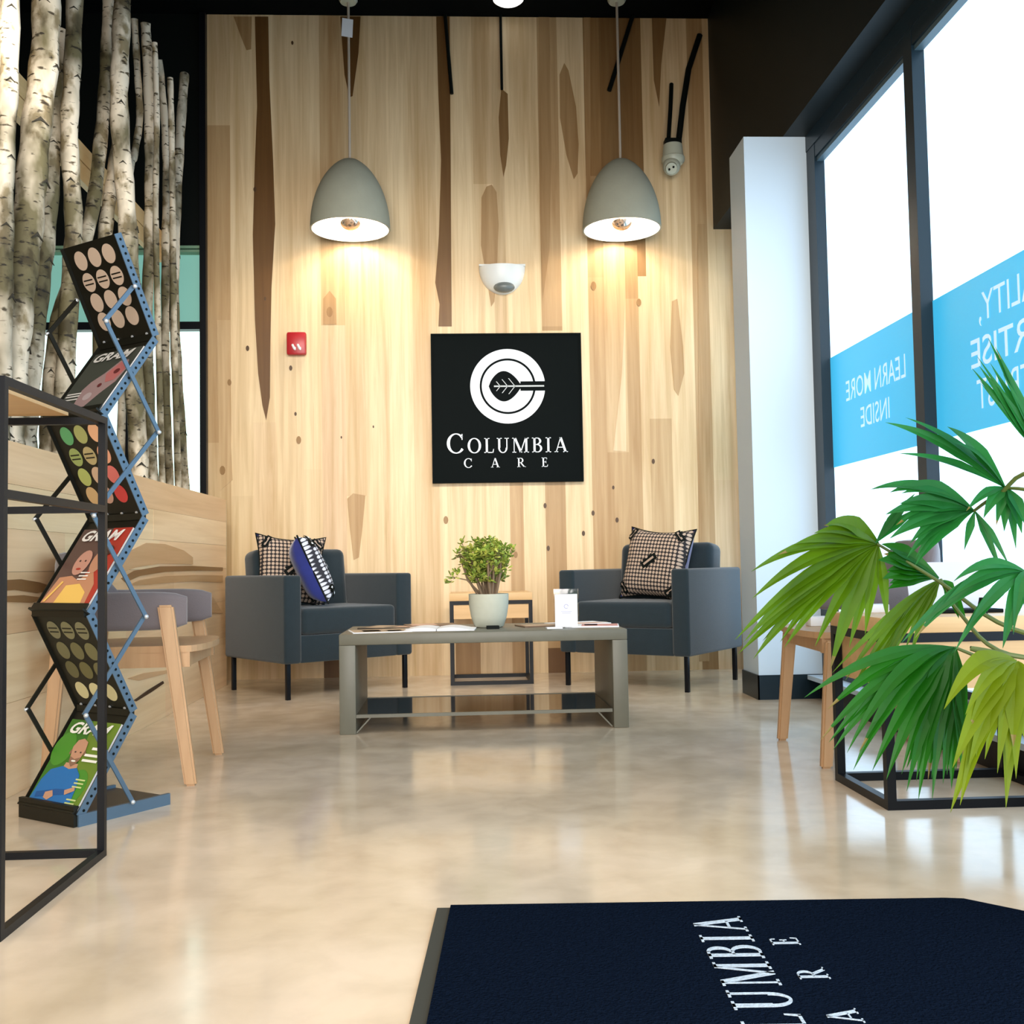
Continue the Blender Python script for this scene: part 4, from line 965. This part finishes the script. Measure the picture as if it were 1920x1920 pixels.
for i in range(6):
    A, B = side[i], side[i+1]; t = (B-A); Ln = t.length; t.normalize(); n = u.cross(t).normalized()
    if n.dot(EYE-A) < 0: n = -n
    a = A+t*.003; b = B-t*.003
    mb = MB(); mb.prism([a-u*.004, b-u*.004, Lf(b)+u*.004, Lf(a)+u*.004], -n*.006, 0)
    mats_ = ['rack', 'stud']
    if i % 2 == 0:
        rows_ = (.16, .37, .57, .76) if i != 4 else (.17, .38, .58, .80)
        for rI, tr in enumerate(rows_):
            for cI, cu_ in enumerate((.24, .50, .76)):
                c0 = A+t*(Ln*tr)-u*(RW*(1-cu_)); mn = pmat('dot_%d_%d' % (i, rI*3+cI), disc_cols[i][rI*3+cI])
                mats_.append(mn); rr = .0275
                P = [c0+u*(rr*cos(2*pi*k/28))+t*(rr*1.08*sin(2*pi*k/28))+n*.0004 for k in range(28)]
                mb.prism(P, n*.0012, len(mats_)-1)
                if i == 0 and rI == 1 or (i == 2 and rI == 1 and cI < 2) or (i == 4 and rI == 0):
                    for q_ in (-.007, .006): mb.prism([c0-u*.021+t*(q_-.002)+n*.002, c0+u*.021+t*(q_-.002)+n*.002, c0+u*.021+t*(q_+.002)+n*.002, c0-u*.021+t*(q_+.002)+n*.002], n*.0006, 0)
    for k in range(4):
        c0 = b-t*.012-u*(RW*(.1+.8*k/3)); mb.prism([c0+u*(.0045*cos(a_*pi/5))+t*(.0045*sin(a_*pi/5))+n*.001 for a_ in range(10)], n*.003, 1)
    obj('panel', mb, mats_, rk, world=True)
    # perforated flanges along both edges
    for sgn, base in ((1, Vector()), (0, -u*RW)):
        fl = MB(); hw = .017
        fl.prism([a+base-n*hw, b+base-n*hw, b+base+n*hw*.5, a+base+n*hw*.5], u*(.003 if sgn else -.003), 0)
        N_ = int(Ln/.021)
        for k in range(1, N_):
            c0 = A+t*(Ln*k/N_)+base-n*.005+u*(.0032 if sgn else -.0042)
            fl.prism([c0+n*(.0042*cos(a_*pi/4))+t*(.0042*sin(a_*pi/4)) for a_ in range(8)], u*.001, 1)
        obj('edge_flange', fl, ['rack_side_lit' if sgn else 'rack', 'black' if sgn else 'stud'], rk, world=True)  # right flange gets the painted reflection, shaded left one stays black
    if i % 2 == 1:
        lip = MB(); lip.bar(b-t*.012+n*.014, Lf(b)-t*.012+n*.014, .022, .004, up=n); lip.bar(b+n*.01, Lf(b)+n*.01, .006, .026, up=n)
        obj('tray_lip', lip, 'rack', rk, world=True); mags.append((A, B, t, n, Ln))
for k in range(1, 6):
    hb = MB(); hb.bar(side[k]-u*.006, Lf(side[k])+u*.006, .020, .020); obj('hinge_bar', hb, 'rack', rk, world=True)
link_px = [(248, 538), (194, 603), (293, 811), (171, 967), (269, 1156), (156, 1341), (244, 1503)]
LK = [plane_pt(*p) for p in link_px]
for off in (u*.007, -u*(RW+.006)):
    mb = MB()
    for k in range(len(LK)-1):
        A, B = LK[k]+off, LK[k+1]+off
        o_ = u*(.004 if k % 2 else -.004); mb.bar(A+o_, B+o_, .005, .013, up=u.cross(B-A))
    obj('scissor_link', mb, 'rack_side_lit' if off.dot(u) > 0 else 'rack', rk, world=True)
    for p in LK: obj('rivet', MB().ball(p+off+u*(.006 if off.dot(u) > 0 else -.006), .007, 0, 10, 8), 'stud', rk, world=True)
# magazines in the three upward-facing trays
def page(A, B, t, n, Ln, s0=.05, s1=.95, t0=.13, t1=.97):
    def f(s, q, lift): return A-u*RW+u*(RW*(s0+(s1-s0)*s))+t*(Ln*(t0+(t1-t0)*q))+n*(.006+.0008*lift)
    return f
def poly_on(mb, f, pts, mi, lift): 
    P = [f(s, q, lift) for s, q in pts]; mb.prism(P, (f(0, 0, lift+.5)-f(0, 0, lift)), mi)
def ell(cx, cy, rx, ry, n=20, rot=0): return [(cx+rx*cos(2*pi*k/n)*cos(rot)-ry*sin(2*pi*k/n)*sin(rot), cy+rx*cos(2*pi*k/n)*sin(rot)+ry*sin(2*pi*k/n)*cos(rot)) for k in range(n)]
def lines(mb, f, x0, x1, ys, mi, lift, h=.018):
    for y in ys: poly_on(mb, f, [(x0, y), (x1, y), (x1, y+h), (x0, y+h)], mi, lift)
def masthead(mb, f, mi, y0=.03, y1=.17):
    O = f(.10, y1, 6); put_text(mb, 'GRAM', O, f(.90, y1, 6)-O, f(.10, y0, 6)-O, mi, shear=.35, offset=.03)
def magazine(idx, cols, draw, label):
    A, B, t, n, Ln = mags[idx]; f = page(A, B, t, n, Ln)
    rt = thing('magazine', label, 'magazine', f(.5, 1, 0), 0, 'magazines in the zigzag rack')
    mb = MB(); P = [f(0, 0, 0), f(1, 0, 0), f(1, 1, 0), f(0, 1, 0)]; mb.prism([p-n*.0055 for p in P], n*.0055, 0)
    ms = ['paper']+[pmat('print_%d_%d' % (idx, k), c) for k, c in enumerate(cols)]
    draw(mb, f); obj('cover', mb, ms, rt, world=True)
def full(mb, f, mi): poly_on(mb, f, [(0, 0), (1, 0), (1, 1), (0, 1)], mi, 0)
def d0(mb, f):
    full(mb, f, 1); poly_on(mb, f, [(.30, .62), (.38, .50), (.55, .38), (.72, .20), (.88, .20), (.97, .34), (.92, .55), (.74, .72), (.58, .92), (.44, .96), (.34, .84)], 2, 1)
    poly_on(mb, f, [(.60, .40), (.76, .22), (.90, .24), (.95, .36), (.86, .52), (.70, .54)], 3, 2); poly_on(mb, f, ell(.80, .38, .055, .04), 4, 3); poly_on(mb, f, ell(.63, .58, .04, .03), 4, 3)
    poly_on(mb, f, ell(.52, .74, .08, .06), 5, 2); lines(mb, f, .05, .34, (.66, .70, .75), 6, 3, .02); lines(mb, f, .05, .25, (.84, .89), 6, 3, .02); masthead(mb, f, 6)
magazine(0, [(.045, .050, .038), (.30, .20, .19), (.42, .13, .12), (.12, .02, .02), (.40, .32, .31), (.62, .60, .55)], d0, 'dark magazine with a pinkish animal on its cover, top tray of the rack')
def d1(mb, f):
    full(mb, f, 1); poly_on(mb, f, [(.62, 0), (1, 0), (1, 1), (.70, 1), (.58, .60), (.66, .3)], 2, 1)
    poly_on(mb, f, [(.0, .97), (.10, .62), (.34, .60), (.52, .66), (.70, .52), (.88, .70), (.92, .97)], 3, 2)
    poly_on(mb, f, [(.28, .97), (.34, .72), (.60, .70), (.80, .80), (.84, .97)], 4, 3)
    poly_on(mb, f, ell(.40, .44, .15, .155), 5, 4); poly_on(mb, f, ell(.70, .42, .12, .15), 6, 3); poly_on(mb, f, ell(.74, .29, .15, .07), 7, 4)
    for ex, ey in ((.345, .42), (.455, .42)): poly_on(mb, f, ell(ex, ey, .018, .012, 8), 7, 5)
    poly_on(mb, f, ell(.40, .52, .05, .014, 10), 2, 5)
    poly_on(mb, f, [(.06, .92), (.10, .92), (.26, .68), (.22, .67)], 4, 5); lines(mb, f, .50, .68, (.56, .60, .64), 8, 5, .014); masthead(mb, f, 8)
magazine(1, [(.10, .055, .045), (.40, .035, .02), (.50, .24, .13), (.80, .52, .12), (.52, .27, .20), (.50, .25, .15), (.05, .02, .015), (.86, .84, .80)], d1, 'red and brown magazine with two smiling faces, middle tray of the rack')
def d2(mb, f):
    full(mb, f, 1); poly_on(mb, f, [(.45, 0), (1, 0), (1, 1), (.62, 1), (.58, .5)], 2, 1); poly_on(mb, f, ell(.15, .35, .2, .2), 3, 1); poly_on(mb, f, ell(.75, .75, .2, .2), 3, 2)
    # a man in a blue sweater, arms crossed
    poly_on(mb, f, [(.36, .50), (.60, .50), (.62, .58), (.34, .58)], 5, 3)
    poly_on(mb, f, [(.02, .99), (.06, .72), (.14, .60), (.34, .545), (.48, .57), (.62, .545), (.74, .62), (.80, .76), (.84, .99)], 4, 4)
    poly_on(mb, f, [(.34, .32), (.38, .24), (.48, .215), (.58, .25), (.61, .34), (.58, .47), (.49, .535), (.40, .47)], 5, 5)
    poly_on(mb, f, [(.39, .43), (.49, .455), (.585, .43), (.57, .49), (.49, .54), (.41, .49)], 6, 6)
    for ex in (.44, .545): poly_on(mb, f, ell(ex, .375, .018, .010, 8), 7, 6)
    poly_on(mb, f, ell(.495, .478, .045, .010, 10), 8, 7); poly_on(mb, f, ell(.345, .38, .018, .03, 8), 6, 5); poly_on(mb, f, ell(.625, .38, .015, .03, 8), 6, 5)
    poly_on(mb, f, [(.10, .86), (.44, .80), (.74, .78), (.76, .83), (.46, .87), (.12, .92)], 9, 5)
    poly_on(mb, f, [(.28, .85), (.40, .82), (.46, .88), (.38, .93), (.29, .91)], 5, 6); poly_on(mb, f, [(.62, .80), (.78, .75), (.81, .79), (.66, .85)], 5, 6)
    masthead(mb, f, 8); lines(mb, f, .72, .93, (.30,), 8, 5, .03); lines(mb, f, .64, .93, (.38, .44), 8, 5, .028); lines(mb, f, .72, .90, (.66, .70, .74), 10, 5, .016); lines(mb, f, .74, .92, (.88, .92), 10, 5, .016)
magazine(2, [(.035, .16, .012), (.13, .22, .02), (.06, .25, .02), (.008, .14, .42), (.50, .27, .17), (.24, .13, .08), (.06, .04, .03), (.85, .86, .80), (.004, .08, .28), (.55, .62, .25)], d2, 'green magazine with a man in a blue sweater, bottom tray of the rack')

# ================================================================== ENTRANCE MAT
m0 = onZ(820, 1706); m1 = onZ(1850, 1691); m2 = onZ(793, 1925)
z = .008
o_ = Vector((m0.x, m0.y, 0)); ux = (Vector((m1.x, m1.y, 0))-o_); mw = ux.length+.05; ux.normalize(); uy = Vector((ux.y, -ux.x, 0))
mt = thing('entrance_mat', 'navy black entrance mat with white lettering on the concrete floor', 'mat', o_+ux*mw/2+uy*.9)
def mp(a, b, zz=0): return o_+ux*a+uy*b+Vector((0, 0, zz))
mb = MB(); e = .028; poly = [(e, .0), (mw-.14, 0), (mw-.10, .006), (mw, .10), (mw, 1.8), (e, 1.8)]
mb.prism([mp(a, b, .0012) for a, b in poly], (0, 0, .0088)); obj('pile', mb, 'mat', mt, world=True)
mb = MB(); mb.prism([mp(a, b, .0005) for a, b in [(0, .004), (e+.002, .004), (e+.002, 1.8), (0, 1.8)]], (0, 0, .005)); obj('rubber_edge', mb, 'mat_edge', mt, world=True)
mb = []; a0 = onZ(1390, 1727); e0 = onZ(1383, 1727)
xb_ = onZ(1412, 1733, .01).x; ytop = onZ(1345, 1719, .01).y; xt_ = onZ(1316, 1733, .01).x; h = xb_-xt_
yL = ytop-6.95*h*0.98
ybot = onZ(1440, 1912, .01).y                           # the U's near stroke sets the spacing
k_ = 1.085; end = onZ(1387, 1719, .0101)
serif(mb, 'COLUMBIA', end+uy*(6.95*h*k_)*.98, -uy*h, -ux*h, .0012, 0, .12, tall=1.3, fit=6.95*.98*k_)
for q_ in mb: obj('letter', q_, 'mat_text', mt, world=True)
for ch, (px, py) in zip('CARE', [(1690, 1990), (1608, 1918), (1545, 1836), (1490, 1772)]):
    c_ = onZ(px, py, .01); hh_ = .052; mb = MB()
    serif(mb, ch, (c_.x+.012, c_.y, .0101), -uy*hh_, -ux*hh_, .0012); obj('letter', mb, 'mat_text', mt, world=True)

# ================================================================== FAN PALM
PC = Vector((1.46, 2.12, 0))
pl = thing('fan_palm', 'large green fan palm reaching in from the right edge of the room', 'potted palm', PC)
obj('pot', MB().lathe([(0, 0), (.13, 0), (.15, .02), (.19, .30), (.20, .32), (.185, .32), (.18, .29), (0, .285)], n=48), 'pot', pl)
mb = MB(); rnd = random.Random(11)
for k in range(6):
    a = k*1.05; mb.tube([(.04*cos(a), .04*sin(a), .28), (.035*cos(a), .035*sin(a), .45), (.05*cos(a), .05*sin(a), .62)], [.02, .016, .010], 0, 8)
obj('stem', mb, 'stem', pl)
def blade(mb, H, T, N, w_, lift, base=.10, peak=.42, mi=0, tip=None, seg=12):
    L_ = (T-H).length; vs = []; fs = []
    Cp = (H+T)/2+Vector((0, 0, lift))
    for k in range(seg+1):
        t = k/seg; p = H*(1-t)**2+Cp*2*t*(1-t)+T*t*t
        d = ((Cp-H)*(1-t)+(T-Cp)*t).normalized(); s = d.cross(N).normalized(); nn = s.cross(d).normalized()
        ww = w_*((base+(1-base)*t/peak) if t < peak else (max(0, 1-((t-peak)/(1-peak))**1.35)))
        ww = max(ww, .0004)
        vs += [p+s*ww/2+nn*ww*.16, p, p-s*ww/2+nn*ww*.16]
    for k in range(seg):
        a = 3*k; m_ = mi if (tip is None or k < seg-1) else tip
        for f in ([a, a+1, a+4, a+3], [a+1, a+2, a+5, a+4]): mb.add([vs[i] for i in f], [[0, 1, 2, 3]], m_, True)
def fan(hub, tips, matn, n_between=1, w_=.055, petiole=None, N=(-.25, -.85, .45), lab=None, lift=.04, peak=.42):
    """hub and tips: (px, py, depth); extra blades fill in between neighbouring tips"""
    H = onY(*hub); N = Vector(N).normalized(); mb = MB(); rnd = random.Random(int(hub[0]))
    TT = [onY(*t) for t in tips]; full_ = []
    for i in range(len(TT)):
        full_.append(TT[i])
        if i < len(TT)-1:
            for k in range(1, n_between+1):
                s = k/(n_between+1); a = TT[i]-H; b = TT[i+1]-H
                L_ = a.length*(1-s)+b.length*s; dd = (a.normalized()*(1-s)+b.normalized()*s).normalized()
                full_.append(H+dd*L_*rnd.uniform(.86, .98)+Vector((0, rnd.uniform(-.01, .01), 0)))
    for i, T in enumerate(full_):
        blade(mb, H, T, N+Vector((rnd.uniform(-.3, .3), 0, rnd.uniform(-.3, .3))), w_*rnd.uniform(.66, 1.0), lift*rnd.uniform(.6, 1.3), mi=0, tip=1 if rnd.random() < .13 else None, peak=peak)
    obj('leaf', mb, [matn, 'leafT'], pl, world=True)
    if petiole:
        P = [H] + [onY(*p) for p in petiole]; P.append(PC+Vector((rnd.uniform(-.04, .04), rnd.uniform(-.04, .04), .5)))
        Q = []
        for a in range(len(P)-1):
            for t in range(6):
                s = t/6; p0 = P[max(a-1, 0)]; p1 = P[a]; p2 = P[a+1]; p3 = P[min(a+2, len(P)-1)]
                Q.append(0.5*((2*p1)+(p2-p0)*s+(2*p0-5*p1+4*p2-p3)*s*s+(3*p1-p0-3*p2+p3)*s**3))
        Q.append(P[-1]); obj('petiole', MB().tube(Q, [.0035+.003*k/len(Q) for k in range(len(Q))], 0, 7), 'petiole', pl, world=True)
# A: big leaf sweeping left
fan((1645, 1020, 2.5), [(1548, 985, 2.42), (1490, 1020, 2.40), (1408, 1072, 2.36), (1378, 1200, 2.34), (1384, 1226, 2.34), (1412, 1236, 2.34), (1470, 1215, 2.36), (1556, 1258, 2.40)], 'leafA', 1, .052, [(1760, 1090, 2.4), (1900, 1180, 2.25)], lift=.05)
fan((1647, 1022, 2.5), [(1562, 1225, 2.42), (1592, 1215, 2.42), (1622, 1190, 2.42), (1664, 1166, 2.42)], 'leafA', 0, .040, None, lift=.01)
fan((1648, 1020, 2.5), [(1560, 975, 2.48), (1545, 985, 2.5)], 'leafG', 0, .045, None, lift=.03)
# A2: the broad right half of that leaf
fan((1760, 1084, 2.45), [(1652, 1020, 2.47), (1646, 1050, 2.45), (1655, 1085, 2.44), (1665, 1104, 2.44)], 'leafG', 1, .05, None, N=(-.1, -.8, .6), lift=.02, peak=.6)
fan((1764, 1086, 2.45), [(1560, 1262, 2.40), (1594, 1300, 2.40), (1625, 1290, 2.40), (1650, 1262, 2.40), (1668, 1240, 2.40), (1706, 1235, 2.40), (1722, 1195, 2.42)], 'leafA', 1, .026, [(1800, 1150, 2.4), (1900, 1230, 2.3)], lift=.05)
fan((1768, 1088, 2.45), [(1790, 1120, 2.42), (1798, 1160, 2.40), (1812, 1166, 2.4)], 'leafG', 0, .034, None, lift=.01)
# small sprout above the hub of A
fan((1642, 1018, 2.48), [(1700, 940, 2.45), (1716, 925, 2.46), (1728, 950, 2.46)], 'leafB', 0, .030, None, lift=.01)
# B
fan((1826, 958, 2.35), [(1632, 918, 2.30), (1690, 925, 2.30), (1660, 965, 2.30), (1668, 1010, 2.30), (1700, 1046, 2.30), (1716, 1060, 2.30)], 'leafB', 1, .052, [(1870, 930, 2.3), (1960, 905, 2.2)], lift=.05)
fan((1828, 958, 2.35), [(1808, 1032, 2.32), (1868, 1052, 2.32), (1880, 1080, 2.32), (1893, 1062, 2.32)], 'leafB', 0, .022, None, lift=.01)
# C
fan((1885, 915, 2.3), [(1660, 792, 2.2), (1698, 783, 2.2), (1684, 850, 2.2), (1776, 800, 2.2), (1790, 830, 2.2)], 'leafB', 0, .040, [(1930, 920, 2.25), (2010, 950, 2.2)], lift=.04)
fan((1888, 915, 2.3), [(1812, 958, 2.25), (1868, 985, 2.25), (1905, 1030, 2.25), (1925, 990, 2.2)], 'leafB', 1, .034, None, lift=.03)
# D: folded leaf standing up at the right edge
fan((1965, 868, 1.95), [(1852, 632, 1.9), (1866, 650, 1.9), (1832, 668, 1.9), (1822, 690, 1.9), (1840, 720, 1.9), (1880, 700, 1.9)], 'leafB', 1, .024, [(2000, 960, 2.0)], lift=.0, N=(.2, -.9, .2))
# F
fan((1926, 1074, 2.1), [(1788, 1090, 2.05), (1772, 1130, 2.05), (1716, 1196, 2.05), (1690, 1206, 2.05), (1790, 1222, 2.05), (1812, 1180, 2.05), (1880, 1216, 2.05), (1900, 1190, 2.05), (1928, 1220, 2.05)], 'leafB', 0, .036, [(1990, 1100, 2.1)], lift=.06)
# G: big drooping fan
fan((1790, 1214, 2.30), [(1508, 1308, 2.25), (1538, 1388, 2.22), (1562, 1406, 2.22), (1588, 1412, 2.2), (1600, 1444, 2.2), (1662, 1462, 2.2), (1700, 1484, 2.2), (1722, 1500, 2.2), (1748, 1500, 2.2)], 'leafG', 1, .044, [(1860, 1240, 2.25), (1960, 1260, 2.2)], lift=.09)
fan((1792, 1214, 2.29), [(1700, 1440, 2.22), (1722, 1420, 2.22), (1746, 1460, 2.22), (1768, 1470, 2.22), (1784, 1480, 2.22), (1802, 1440, 2.22), (1812, 1395, 2.22)], 'leafG', 1, .038, None, lift=.02)
# H: yellow-green fan at the right edge
fan((1906, 1240, 2.1), [(1770, 1330, 2.0), (1786, 1440, 1.98), (1782, 1524, 1.98), (1800, 1510, 1.98), (1830, 1420, 2.0), (1886, 1516, 2.0), (1900, 1400, 2.0), (1932, 1420, 2.0)], 'leafH', 0, .062, [(1820, 1215, 2.15), (1990, 1240, 2.1)], lift=.07)
fan((1906, 1240, 2.09), [(1810, 1340, 2.0), (1815, 1440, 1.99), (1870, 1450, 1.99), (1905, 1460, 1.99)], 'leafH', 1, .045, None, lift=.05)
